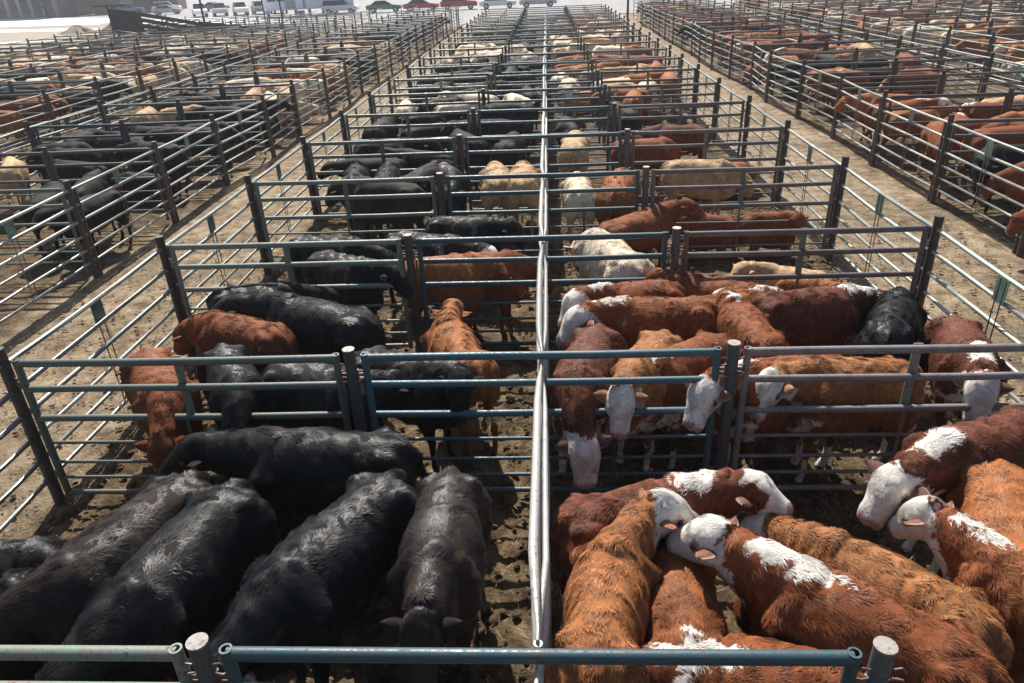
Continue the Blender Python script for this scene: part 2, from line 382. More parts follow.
HERD = [
 ('black', 'black cow cut off by the left edge, curly back, ear toward the outer fence post', -4.01, 3.39, -3.38, 3.46, -3.21, 3.42, 1.15, 0.85, 0, 60, 0, 0),
 ('black', 'black cow at the left edge under the first, only its shoulder and head showing', -3.64, 2.78, -3.3, 3.08, -3.12, 2.97, 1.12, 0.9, 0, 50, 0, 0),
 ('darkbrown', 'brown-tinged black cow slanting down from mid-pen to the bottom left corner', -2.62, 4.34, -2.99, 3.29, -3.38, 3.12, 1.18, 1.05, 0, 40, 6, 1),
 ('black', 'shaggy black cow with ruffled shoulder, head down behind the bottom left rail', -2.22, 4.26, -2.48, 3.03, -2.62, 2.71, 1.2, 1.05, 0, 50, 4, 0),
 ('black', 'long black cow standing sideways across the pen with a round yellow tag in its ear', -1.04, 4.62, -2.15, 4.64, -2.58, 4.67, 1.2, 1.22, 10, 28, 0, 1),
 ('blackgrey', 'glossy black cow with grey sheen on its back, tail toward the tan cow beside it', -1.06, 4.34, -1.6, 3.21, -1.74, 2.82, 1.2, 1.05, 0, 55, -6, 0),
 ('brownblack', 'brownish black cow by the centre fence facing the viewer, head over the bottom rail', -0.66, 4.33, -0.67, 3.37, -0.67, 2.97, 1.2, 1.28, 0, 55, 0, 2),
 ('red', 'reddish brown calf behind the second left gate, head down, nearest the outer fence', -4.16, 6.48, -3.55, 5.66, -3.61, 5.74, 1.12, 0.85, 0, 65, 0, 0),
 ('black', 'grey-backed black cow standing end-on between two brown ones at second left gate', -3.32, 6.38, -2.82, 5.57, -2.88, 5.45, 1.16, 0.95, 0, 60, 0, 0),
 ('red', 'orange brown cow turning its head to the outer left fence behind a grey-backed one', -2.76, 6.73, -3.6, 7.07, -4.16, 7.32, 1.14, 0.98, 8, 45, 8, 0),
 ('black', 'big black cow with yellow tag, sideways behind the orange brown cow', -1.8, 6.98, -2.99, 7.43, -3.39, 7.4, 1.18, 1.25, 0, 25, 0, 1),
 ('blackgrey', 'dull black cow behind the left centre post, head toward the teal gate', -2.52, 5.88, -1.81, 5.6, -1.57, 5.73, 1.16, 1.1, 5, 40, 0, 0),
 ('black', 'black cow at the teal gate looking toward the camera with chin by the second rail', -1.7, 6.19, -1.03, 5.89, -0.67, 5.57, 1.15, 1.32, -55, 50, 0, 0),
 ('orange', 'bright brown cow looking away from the camera near the centre fence', -0.61, 5.95, -1.01, 6.83, -0.98, 7.46, 1.15, 1.12, 0, 12, -14, 1),
 ('black', 'black cow lying low behind the third left gate, nearest the outer post', -3.92, 8.32, -3.17, 8.31, -2.84, 8.5, 1.08, 0.95, 0, 45, 0, 0),
 ('black', 'black cow with a pink ear tag near the left centre post of third row', -3.14, 8.89, -2.35, 8.34, -1.9, 8.23, 1.14, 1.2, -20, 35, 0, 3),
 ('black', 'black cow in the back left of the third left pen', -3.66, 9.86, -2.7, 9.54, -2.27, 9.43, 1.12, 1.0, 0, 45, 0, 0),
 ('blackblaze', 'black cow with a white blaze down its forehead, facing the centre fence', -2.24, 9.91, -1.29, 9.45, -0.85, 9.23, 1.14, 1.15, -8, 35, 0, 0),
 ('black', 'black cow farthest back in the third left pen, facing the centre fence', -1.75, 10.54, -0.9, 10.18, -0.45, 9.97, 1.15, 1.25, 0, 35, 0, 0),
 ('orange', 'brown cow behind the looking-away calf, rump at the left centre post', -1.73, 8.65, -0.94, 8.67, -0.5, 8.72, 1.14, 1.0, 0, 50, 0, 0),
 ('red', 'red brown cow standing close to the centre fence behind another brown one', -1.22, 8.88, -0.5, 8.83, -0.25, 8.95, 1.12, 0.9, 0, 55, 0, 0),
 ('hereford', 'hereford at the back of the second right pen, mostly hidden by a dark red one', 1.34, 7.75, 0.7, 7.59, 0.31, 7.21, 1.15, 1.25, 6, 40, 0, 0),
 ('herefordrear', 'small red cow lying head-down just behind the hidden hereford', 1.75, 7.48, 2.45, 7.67, 2.91, 7.98, 1.05, 0.8, 0, 45, 0, 0),
 ('hereford', 'dark red hereford with a white nape facing left, over two lighter ones', 1.83, 7.14, 0.84, 7.06, 0.44, 6.85, 1.2, 1.25, 6, 40, 0, 0),
 ('herefordblaze', 'dark red cow beside the centre fence, white face low through the teal gate', 0.58, 6.63, 0.3, 5.57, 0.34, 5.36, 1.18, 0.75, 0, 70, 0, 0),
 ('herefordgold', 'golden hereford looking straight through the teal gate with a blue ear tag', 1.21, 6.53, 0.85, 5.81, 0.67, 5.39, 1.16, 1.2, 16, 60, 0, 4),
 ('hereford', 'red hereford nosing the ground beside the golden one at the teal gate', 1.83, 6.5, 1.15, 5.91, 0.83, 5.96, 1.16, 0.7, 0, 70, 6, 0),
 ('hereford', 'hereford with a white crest peering left between teal gate and right centre post', 2.75, 5.99, 1.8, 5.69, 1.37, 5.32, 1.17, 1.25, 10, 45, 0, 4),
 ('hereford', 'curly red hereford facing away with a white patch at its shoulders', 2.19, 6.27, 2.05, 7.17, 2.07, 7.86, 1.16, 1.0, 0, 35, 0, 0),
 ('hereforddark', 'broad dark red hereford along the third right gate, white neck toward the black cow', 2.24, 7.22, 3.23, 7.28, 3.68, 7.38, 1.2, 1.05, 0, 40, 0, 0),
 ('black', 'woolly black cow seen from behind next to the red ones', 3.45, 6.62, 3.74, 7.15, 4.21, 8.01, 1.2, 0.95, 0, 50, 0, 0),
 ('hereforddark', 'dark red hereford by the outer right fence with a curly white face lowered', 4.13, 6.77, 3.92, 5.93, 3.75, 5.54, 1.18, 1.2, 0, 58, 0, 0),
 ('herefordgold', 'golden brown hereford sideways at second right gate, white face turned left', 3.27, 5.43, 2.43, 5.39, 2.05, 5.22, 1.17, 1.2, 12, 45, 0, 4),
 ('red', 'brown cow at the right edge behind the right alley fence, head down', 8.82, 12.29, 8.19, 12.51, 7.99, 12.78, 1.15, 0.85, 0, 55, 0, 0),
 ('red', 'red brown cow low at the right edge just in front of the head-down one', 7.93, 10.45, 7.43, 10.5, 7.58, 11.12, 1.1, 0.8, 0, 50, 0, 0),
 ('herefordside', 'dark red hereford with white nape and profile head toward the right gate', 0.3, 3.91, 0.99, 4.12, 1.43, 4.01, 1.12, 1.32, -4, 22, 0, 0),
 ('orangehf', 'large orange hereford seen from behind, its white head turned right', 0.31, 2.68, 0.47, 3.46, 0.74, 3.72, 1.2, 1.3, -25, 30, -14, 0),
 ('herefordrear', 'compact red cow head-down between the orange and white-striped ones', 0.87, 3.41, 0.85, 2.92, 0.82, 2.82, 1.0, 0.7, 0, 50, 0, 0),
 ('herefordmain', 'hereford with long white stripe over its shoulders, muzzle toward the orange one', 2.34, 2.59, 1.52, 3.22, 1.22, 3.41, 1.2, 1.3, -5, 28, 0, 5),
 ('herefordgold', 'orange backed cow whose head is hidden behind the white-striped hereford', 2.45, 2.97, 1.83, 3.51, 1.59, 3.87, 1.15, 0.95, 0, 40, 10, 0),
 ('hereforddark', 'dark red hereford with white neck crest lowering its curly white face', 3.98, 4.94, 3.0, 4.53, 2.37, 4.1, 1.2, 1.15, -5, 45, 0, 0),
 ('hereford', 'smaller hereford with spotted white head just below the dark red one', 3.07, 3.05, 2.83, 3.5, 2.64, 3.79, 1.1, 1.15, -5, 45, 0, 5),
 ('orange', 'plain orange cow at the right edge crowding the dark red hereford', 3.33, 4.49, 2.95, 3.38, 3.07, 3.31, 1.15, 0.9, 0, 50, 0, 0),
 ('herefordmain', 'red and white hereford cut by the bottom edge behind the bottom rail', 1.69, 2.65, 0.94, 2.71, 0.66, 2.76, 1.0, 0.85, 0, 50, 0, 0),
 ('cream', 'cream cow with its rump to the third right gate beside the centre fence', 1.2, 8.03, 0.69, 9.3, 0.55, 9.77, 1.14, 0.8, 0, 55, 8, 0),
 ('red', 'red calf standing behind the right centre post of the third row', 2.36, 8.15, 1.79, 8.38, 1.54, 8.54, 1.05, 1.1, -20, 40, 0, 0),
 ('orange', 'orange brown calf in the middle of the third right pen', 2.48, 7.78, 2.1, 8.55, 2.07, 9.28, 1.0, 0.8, 0, 45, 0, 0),
 ('tan', 'tan cow lying down in the third right pen, head toward the post', 3.82, 9.04, 3.03, 9.31, 2.52, 9.03, 0.85, 1.05, 0, 30, 0, 0),
 ('orange', 'low orange calf lying between tan cow and third right gate', 4.0, 8.4, 3.46, 8.59, 3.28, 8.73, 0.75, 0.6, 0, 45, 0, 0),
 ('cream', 'cream cow seen from behind at fourth right gate, next to the centre fence', 0.62, 11.76, 0.57, 12.67, 0.62, 13.84, 1.14, 0.95, 0, 45, 0, 0),
 ('orange', 'brown cow standing beside the cream one behind the fourth right gate', 1.1, 11.68, 1.37, 12.81, 1.62, 14.23, 1.15, 0.9, 0, 50, 0, 0),
 ('red', 'red brown calf with raised head in front of the tan cow', 0.86, 10.84, 1.71, 11.56, 2.17, 11.68, 1.0, 1.15, -20, 35, 0, 0),
 ('tan', 'tan cow sideways behind the fourth right gate with its head lowered right', 2.23, 13.59, 3.16, 13.24, 3.7, 13.49, 1.15, 0.85, 0, 50, 0, 0),
 ('red', 'red calf lying down in the fourth right pen, the one left of its neighbour', 3.09, 11.58, 2.46, 11.64, 2.22, 11.61, 0.72, 0.6, 0, 40, 0, 0),
 ('red', 'red calf lying down in the fourth right pen near the outer gate end', 3.35, 11.67, 3.9, 11.62, 3.98, 11.14, 0.72, 0.8, 0, 45, 0, 0),
 ('tan', 'tan cow seen from behind in the fifth right pen beside the centre fence', 0.55, 14.84, 0.69, 16.41, 0.78, 18.12, 1.15, 0.95, 0, 45, 0, 0),
 ('herefordblaze', 'dark red cow with a white face behind the fifth right gate', 3.62, 16.69, 2.55, 16.53, 2.43, 16.9, 1.15, 0.95, 25, 60, 0, 0),
 ('orange', 'brown calf seen from behind in the sixth right pen', 2.4, 21.02, 2.57, 22.06, 2.75, 23.43, 1.1, 0.95, 0, 45, 0, 0),
 ('darkbrown', 'dark brown cow at the end of the right centre post in fourth left pen', -2.62, 12.98, -2.06, 14.29, -1.91, 14.95, 1.12, 1.0, 0, 45, 0, 0),
 ('tan', 'tan cow seen from behind in the fourth left pen, left one of a pair', -0.81, 12.56, -0.93, 13.65, -1.04, 14.87, 1.14, 0.95, 0, 45, 0, 0),
 ('tan', 'tan cow seen from behind in the fourth left pen, nearest the centre fence', -0.38, 12.43, -0.4, 13.5, -0.44, 14.79, 1.16, 0.95, 0, 45, 0, 0),
 ('black', 'black cow seen from behind at the left end of the fourth left pen', -3.51, 13.01, -3.67, 14.01, -3.99, 15.45, 1.14, 0.95, 0, 45, 0, 0),
 ('black', 'black cow second from the left end of the fourth left pen', -2.94, 12.94, -3.01, 13.84, -3.25, 15.17, 1.14, 0.95, 0, 45, 0, 0),
 ('black', 'black cow facing the camera in the middle of the fourth left pen', -2.05, 14.2, -1.7, 13.22, -1.7, 13.19, 1.14, 1.0, 0, 50, 0, 0),
]
# ---------------------------------------------------------------- cattle
def coat_mat(name, rough, spec, bs=.35, sheen=.0):
    m = mat(name, (.5, .5, .5), rough, 0, spec); b = m.node_tree.nodes['Principled BSDF']; L = m.node_tree.links
    at = N(m, 'ShaderNodeAttribute', attribute_name='coat'); oi = N(m, 'ShaderNodeObjectInfo')
    n1 = noise(m, 9, 5, .7, dist=.6); n2 = noise(m, 60, 4, .7, dist=1.5)
    r1 = ramp(m, n1.outputs[0], [(.30, .66), (.70, 1.30)]); r2 = ramp(m, n2.outputs[0], [(.30, .70), (.70, 1.28)])
    c = mix(m, 1.0, at.outputs['Color'], r1.outputs[0], 'MULTIPLY'); c = mix(m, .8, c, r2.outputs[0], 'MULTIPLY')
    L.new(c, b.inputs['Base Color'])
    b.inputs['Sheen Weight'].default_value = sheen; b.inputs['Sheen Roughness'].default_value = .4
    bump(m, n2.outputs[0], bs, .012); return m
MC = coat_mat('short coat', .75, .16, .6, 0)
MCB = coat_mat('black coat', .68, .14, .6, 0)
def hair_mat(name, rough, spec):
    m = mat(name, (.5, .5, .5), rough, 0, spec); b = m.node_tree.nodes['Principled BSDF']
    at = N(m, 'ShaderNodeAttribute', attribute_name='coat'); m.node_tree.links.new(at.outputs['Color'], b.inputs['Base Color']); return m
MH = hair_mat('coat hair', .62, .18); MHB = hair_mat('black coat hair', .48, .30)
MEYE = mat('eye', (.01, .008, .007), .12); MHOOF = mat('hoof', (.03, .025, .02), .6)

def loft(b, pts, hw, hh, n=18, pw=2.2):
    """superellipse loft along pts with half widths / half heights"""
    pts = [Vector(p) for p in pts]; K = len(pts); vs = []; fs = []
    for i, p in enumerate(pts):
        t = (pts[min(i+1, K-1)]-pts[max(i-1, 0)]).normalized()
        sd = Vector((0, 0, 1)).cross(t)
        sd = sd.normalized() if sd.length > .15 else Vector((0, 1, 0)); up = t.cross(sd).normalized()
        for j in range(n):
            q = 2*math.pi*j/n; cx, sy = math.cos(q), math.sin(q)
            vs.append(p+sd*hw[i]*math.copysign(abs(cx)**(2/pw), cx)+up*hh[i]*math.copysign(abs(sy)**(2/pw), sy))
    for i in range(K-1):
        for j in range(n): fs.append((i*n+j, i*n+(j+1) % n, (i+1)*n+(j+1) % n, (i+1)*n+j))
    fs.append(tuple(range(n))[::-1]); fs.append(tuple((K-1)*n+j for j in range(n)))
    b.add(vs, fs)

def cow_skeleton(psi, pz, hy, hp, lying=False):
    nb = Vector((1.02, 0, .98)); ln = .53
    dz = pz-.10-1.0; pit = math.asin(max(-.85, min(.6, dz/ln)))
    d = Vector((math.cos(pit)*math.cos(psi), math.cos(pit)*math.sin(psi), math.sin(pit)))
    d1 = Vector((math.cos(pit*.6)*math.cos(psi*.55), math.cos(pit*.6)*math.sin(psi*.55), math.sin(pit*.6)))
    p1 = Vector((1.16, 0, .99)); poll = p1+d1*ln*.42+d*ln*.5
    c1 = p1+d1*.24; neck = []
    for t in np.linspace(0, 1, 8):
        neck.append((1-t)**2*nb.lerp(p1, .5)+2*t*(1-t)*(p1+d1*.24)+t*t*poll)
    a = psi+hy; hd = Vector((math.cos(hp)*math.cos(a), math.cos(hp)*math.sin(a), -math.sin(hp)))
    return neck, poll, d, hd
def frame(t):
    sd = Vector((0, 0, 1)).cross(t); sd = sd.normalized() if sd.length > .15 else Vector((0, 1, 0)); return sd, t.cross(sd).normalized()

def build_shape(psi=0, pz=1.1, hy=0, hp=.8, lying=False, voxel=.022, seed=0, fat=1.0):
    """unwarped body shape -> (verts, faces, part info, normals)"""
    rg = random.Random(seed)
    neck, poll, nd, hd = cow_skeleton(psi, pz, hy, hp)
    dn = -.46 if lying else 0
    b = MB()
    xs = [-.01, .04, .12, .26, .42, .60, .80, 1.0, 1.14, 1.26, 1.34, 1.39]
    zc = [.98, .965, .95, .925, .905, .885, .87, .87, .885, .91, .93, .95]
    hh = [.05, .15, .225, .285, .315, .345, .365, .365, .345, .27, .18, .08]
    hw = [.05, .145, .205, .258, .235, .265, .305, .285, .25, .205, .145, .06]
    loft(b, [(x, 0, z) for x, z in zip(xs, zc)], [v*fat for v in hw], hh, 24, 2.3)
    # hip bones and shoulder blades
    for s in (-1, 1):
        b.tube([(.36, s*.14, 1.12), (.27, s*.19, 1.12), (.12, s*.12, 1.09)], [.045, .066, .045], 10)
        loft(b, [(1.08, s*.13, 1.14), (1.12, s*.215, 1.0), (1.13, s*.215, .82), (1.10, s*.18, .66)], [.06, .085, .10, .08], [.07, .13, .15, .10], 12, 2)
        loft(b, [(.14, s*.14, 1.04), (.17, s*.175, .92), (.22, s*.185, .76), (.26, s*.175, .62)], [.09, .125, .12, .085], [.15, .20, .19, .13], 12, 2)
    # withers ridge, tail head
    b.tube([(1.20, 0, 1.15), (1.08, 0, 1.185), (.92, 0, 1.17), (.6, 0, 1.165), (.3, 0, 1.155), (.08, 0, 1.12), (-.02, 0, 1.06)], [.055, .07, .07, .06, .06, .055, .035], 10)
    nh = [.30, .285, .265, .245, .22, .195, .172, .15]; nw = [.225, .21, .19, .172, .157, .145, .136, .125]
    loft(b, neck, nw, nh, 18, 2.1)
    # brisket and dewlap
    loft(b, [(1.05, 0, .62), (1.22, 0, .62), (1.36, 0, .70), (1.42, 0, .82)], [.10, .13, .11, .05], [.08, .13, .14, .08], 12, 2)
    # head
    hs = [-.06, .0, .07, .145, .22, .30, .365, .415, .44]
    hhh = [.07, .13, .160, .160, .138, .112, .102, .090, .05]; hww = [.09, .13, .145, .143, .116, .098, .098, .094, .06]
    sd, up = frame(hd)
    loft(b, [poll+hd*s+up*(.03-.10*max(0, s)) for s in hs], hww, hhh, 16, 2.4)
    b.tube([poll+hd*.05+up*.11, poll-hd*.05+up*.06], [.07, .085], 10)
    for s in (-1, 1): b.tube([poll+hd*.09+sd*s*.11+up*.065, poll+hd*.18+sd*s*.115+up*.055], [.032, .036], 8)
    if not lying:
        j = lambda: rg.uniform(-.07, .07)
        for s in (-1, 1):
            k = j()
            b.tube([(.24, s*.17, .80), (.30, s*.18, .66), (.24+k*.3, s*.17, .52), (.09+k*.6, s*.155, .40), (.115+k, s*.15, .24), (.13+k, s*.15, .11), (.17+k, s*.15, .06)], [.15, .125, .08, .055, .042, .042, .042], 12)
            b.tube([(.175+k, s*.15, .09), (.185+k, s*.15, 0)], [.043, .058], 10)
            k = j()
            b.tube([(1.09, s*.16, .78), (1.08, s*.165, .62), (1.10+k*.3, s*.155, .48), (1.11+k*.6, s*.15, .36), (1.09+k, s*.15, .22), (1.09+k, s*.15, .10), (1.12+k, s*.15, .06)], [.125, .095, .062, .052, .038, .04, .04], 12)
            b.tube([(1.12+k, s*.15, .09), (1.13+k, s*.15, 0)], [.043, .057], 10)
    else:
        for s in (-1, 1):
            b.tube([(.30, s*.22, .74), (.48, s*.30, .60), (.26, s*.33, .54), (.50, s*.34, .50)], [.14, .11, .07, .05], 10)
            b.tube([(1.10, s*.18, .70), (1.26, s*.22, .56), (1.05, s*.24, .51)], [.10, .07, .05], 10)
    # tail
    sw = rg.uniform(-.05, .05)
    b.tube([(.03, 0, 1.10), (-.035, 0, 1.05), (-.055, sw*.4, .85), (-.05, sw, .62), (-.04, sw, .50), (-.04, sw, .40)], [.045, .034, .024, .021, .040, .015], 8)
    me = b.mesh('tmp', None, 0); o = link('tmp', me)
    r = o.modifiers.new('r', 'REMESH'); r.mode = 'VOXEL'; r.voxel_size = voxel
    s_ = o.modifiers.new('s', 'SMOOTH'); s_.factor = .5; s_.iterations = 11 if voxel < .03 else 4
    dg = bpy.context.evaluated_depsgraph_get(); ev = o.evaluated_get(dg); m2 = ev.to_mesh()
    V = np.empty(len(m2.vertices)*3, np.float32); m2.vertices.foreach_get('co', V); V = V.reshape(-1, 3).astype(float)
    Nn = np.empty(len(m2.vertices)*3, np.float32); m2.vertices.foreach_get('normal', Nn); Nn = Nn.reshape(-1, 3).astype(float)
    F4 = [tuple(p.vertices) for p in m2.polygons]
    Q = np.array([f if len(f) == 4 else (*f, f[-1]) for f in F4], np.int64)
    ev.to_mesh_clear(); bpy.data.objects.remove(o); bpy.data.meshes.remove(me)
    # lumps of muscle and matted hair
    lum = snoise(V, 1.4, seed+5)*.008+snoise(V, 4.5, seed+6)*.004
    V = V+Nn*lum[:, None]
    return dict(V=V, N=Nn, F=Q, neck=np.array([list(p) for p in neck]), poll=np.array(poll), nd=np.array(nd), hd=np.array(hd), lying=lying)

def classify(sh, V):
    """head: distance along head axis; neck: 0..1 along neck; else torso"""
    poll, hd = sh['poll'], sh['hd']
    rel = V-poll; th = rel@hd
    segs = sh['neck']; best = np.full(len(V), 9.); tn = np.zeros(len(V))
    for i in range(len(segs)-1):
        a, b_ = segs[i], segs[i+1]; ab = b_-a; t = np.clip(((V-a)@ab)/(ab@ab), 0, 1); dd = np.linalg.norm(V-a-t[:, None]*ab, axis=1)
        m = dd < best; best[m] = dd[m]; tn[m] = (i+t[m])/(len(segs)-1)
    perp = np.linalg.norm(rel-np.clip(th, 0, .44)[:, None]*hd, axis=1)
    head = (th > -.07) & (perp < .25) & (V[:, 0] > 1.15)
    neck = (~head) & (V[:, 0] > 1.12) & (best < .33) & (tn > .22)
    return head, neck, th, tn, best
RED = np.array([.225, .066, .026]); WHITE = np.array([.74, .68, .60])
BASE = dict(black=(.0055, .0058, .0072), blackgrey=(.008, .0085, .0105), blackblaze=(.013, .013, .015), darkbrown=(.018, .0125, .0105), brownblack=(.028, .020, .018),
            red=(.205, .062, .024), orange=(.30, .108, .038), tan=(.52, .34, .19), cream=(.74, .61, .44), hereford=(.21, .062, .022),
            hereforddark=(.125, .038, .020), herefordgold=(.29, .115, .042), herefordmain=(.20, .060, .022), orangehf=(.31, .115, .042), herefordrear=(.22, .072, .026),
            herefordside=(.15, .045, .022), herefordblaze=(.12, .04, .022))
def paint(sh, coat, V, Nn, seed=0):
    head, neck, th, tn, dist = classify(sh, V)
    c = np.tile(np.array(BASE[coat]), (len(V), 1))
    n1 = snoise(V, 1.3, seed+20); n2 = snoise(V, 5., seed+21); n3 = snoise(V, 14., seed+22)
    if coat.startswith('black') or coat in ('brownblack', 'darkbrown'):
        c *= (1+.35*n1+.2*n2)[:, None]
        if coat in ('brownblack', 'darkbrown', 'black'):
            m = np.clip(n1*1.2+.2, 0, 1)[:, None]*(.7 if coat != 'black' else .2); c = c*(1-m)+np.array([.040, .025, .019])*m
    else:
        c *= (1+.22*n1+.16*n2)[:, None]
        # sun bleached back, darker legs
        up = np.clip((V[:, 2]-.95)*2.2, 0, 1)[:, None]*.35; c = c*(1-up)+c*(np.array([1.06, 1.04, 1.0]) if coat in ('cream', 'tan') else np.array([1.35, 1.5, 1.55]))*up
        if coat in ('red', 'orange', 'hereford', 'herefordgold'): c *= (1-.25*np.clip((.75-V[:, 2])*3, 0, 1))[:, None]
    def white(mask):
        c[mask] = WHITE*(1+.10*n3[mask])[:, None]
    if coat.startswith('hereford') or coat == 'orangehf':
        if coat not in ('herefordrear',):
            e = .05*n2+.03*n3
            white(head & (th > -.05+e))
            if coat == 'herefordside':
                sdv = np.cross([0, 0, 1], sh['hd']); sdv = sdv/max(np.linalg.norm(sdv), 1e-3)
                lat = np.abs((V-sh['poll'])@sdv)
                m = head & (th < .20) & (lat > (.085 if coat == 'herefordside' else .085)+e*.6)
                c[m] = np.array(BASE[coat])
        if coat in ('hereford', 'hereforddark', 'herefordmain', 'herefordside', 'herefordrear'):
            upn = Nn[:, 2]; yy = np.abs(V[:, 1])
            crest = ((V[:, 0] > (.93 if coat == 'herefordmain' else 1.06)+.08*n2+.05*n3) & (tn < .80+.1*n2) & (~head) & (upn > .62+.16*n2+.08*n3) & (V[:, 2] > .93))
            nk_ = sh['neck']; dd2 = np.min(np.stack([np.hypot(V[:, 0]-q[0], V[:, 1]-q[1]) for q in np.linspace(nk_[0], nk_[-1], 14)]+[np.where(V[:, 0] < 1.1, yy, 9.)]), 0)
            crest &= dd2 < (.085 if coat in ('herefordmain', 'hereforddark', 'herefordside') else .05)+.035*n2+.035*n3
            white(crest)
        fr = ((V[:, 0] > 1.1) & (~head) & (Nn[:, 2] < -.3+.25*n2) & (V[:, 2] > .45)); white(fr)
        white((V[:, 2] < .58+.05*n2) & (np.abs(V[:, 1]) < .16+.04*n2) & (V[:, 0] > .3) & (V[:, 0] < 1.1) & (Nn[:, 2] < -.3))
        white((V[:, 2] < .30+.08*n2) & ~head); white((V[:, 0] < .02) & (V[:, 2] < .56))
    if coat == 'blackblaze': white(head & (((V-sh['poll'])@np.array([0, 0, 1.])) > -.16) & (th > .05) & (th < .30) & (np.abs(np.cross(V-sh['poll'], sh['hd'])).sum(1) < 9) & (Nn[:, 2] > .35))
    if coat == 'herefordblaze': pass
    # muzzle
    mz = head & (th > .385)
    c[mz] = np.array([.42, .25, .22]) if not coat.startswith('black') and coat not in ('darkbrown', 'brownblack') else np.array([.02, .02, .022])
    sd = np.cross([0, 0, 1.], sh['hd']); sd = sd/np.linalg.norm(sd) if np.linalg.norm(sd) > .15 else np.array([0, 1., 0]); up = np.cross(sh['hd'], sd)
    for s in (-1, 1):
        q = sh['poll']+sh['hd']*.435+sd*s*.045+up*.02; c[np.linalg.norm(V-q, axis=1) < .024] = (.02, .012, .012)
        if coat.startswith('hereford') or coat == 'orangehf':
            q = sh['poll']+sh['hd']*.14+sd*s*.13+up*.04; m = np.linalg.norm(V-q, axis=1) < .045; c[m] = c[m]*.30+np.array(BASE[coat])*.4
    h = (V[:, 2] < .045) & (not sh['lying']); c[h] = (.035, .028, .022)
    # dried dirt on the lower body
    dirt = np.clip(snoise(V, 6., seed+30)-.35+np.clip(.55-V[:, 2], 0, 1), 0, 1)*.5
    c = c*(1-dirt[:, None])+np.array([.10, .07, .042])*dirt[:, None]
    return np.clip(c, .003, .9)

def ears(sh, coat, seed):
    """two cupped leaf shaped ears"""
    rg = random.Random(seed); Vs = []; Fs = []; C = []; n0 = 0; tips = []
    hd = Vector(sh['hd']); sd, up = frame(hd); poll = Vector(sh['poll'])
    base = np.array(BASE[coat]); inn = np.array([.34, .20, .16]) if not coat.startswith('black') and coat not in ('darkbrown', 'brownblack') else np.array([.045, .032, .03])
    if coat.startswith('hereford') or coat == 'orangehf': base = base*.9+.04
    for s in (-1, 1):
        root = poll+hd*.04+sd*s*.105+up*.04
        ax = (sd*s*1.0+up*rg.uniform(-.25, .05)-hd*rg.uniform(-.10, .22)).normalized()
        wv = (hd*.95+up*.25); wv = (wv-ax*wv.dot(ax)).normalized(); nv = ax.cross(wv)*s
        nu, nv_ = 9, 7
        for lay in (0, 1):
            for i in range(nu):
                u = i/(nu-1); wd = .058*math.sin(math.pi*min(1, .16+u*.84)**.9)+.008
                for j in range(nv_):
                    v = -1+2*j/(nv_-1)
                    p = root+ax*(.155*u)+wv*(wd*v)+nv*(.035*(v*v)*(1-u*.5)-.03*u*u+(.007 if lay else 0))
                    Vs.append(list(p)); C.append(inn*(1.1-.3*abs(v)) if (lay == 1 and abs(v) < .7) else (base*.55+np.array([.3, .26, .22]) if (coat.startswith('hereford') and abs(v) > .8) else base))
            for i in range(nu-1):
                for j in range(nv_-1):
                    a = n0+i*nv_+j; f = (a, a+1, a+nv_+1, a+nv_); Fs.append(f if lay else f[::-1])
            n0 += nu*nv_
        a0 = n0-2*nu*nv_; a1 = n0-nu*nv_
        for i in range(nu-1):
            for j in (0, nv_-1): Fs.append((a0+i*nv_+j, a0+(i+1)*nv_+j, a1+(i+1)*nv_+j, a1+i*nv_+j))
        for j in range(nv_-1): Fs.append((a0+(nu-1)*nv_+j, a0+(nu-1)*nv_+j+1, a1+(nu-1)*nv_+j+1, a1+(nu-1)*nv_+j))
        tips.append((root+ax*.09+nv*.012, ax, wv, nv))
    return np.array(Vs), np.array(Fs), np.array(C), tips

def warp(V, bend):
    V = np.array(V, float); x = V[:, 0]; y = V[:, 1]
    if abs(bend) < 1e-3:
        out = V.copy(); return out
    k = bend/1.25; xc = np.clip(x, 0, 1.25); h = k*xc-bend/2
    cx = (np.sin(h)-math.sin(-bend/2))/k; cy = (-np.cos(h)+math.cos(-bend/2))/k
    ex = x-xc; px = cx+ex*np.cos(h)-y*np.sin(h); py = cy+ex*np.sin(h)+y*np.cos(h)
    return np.stack([px, py, V[:, 2]], 1)

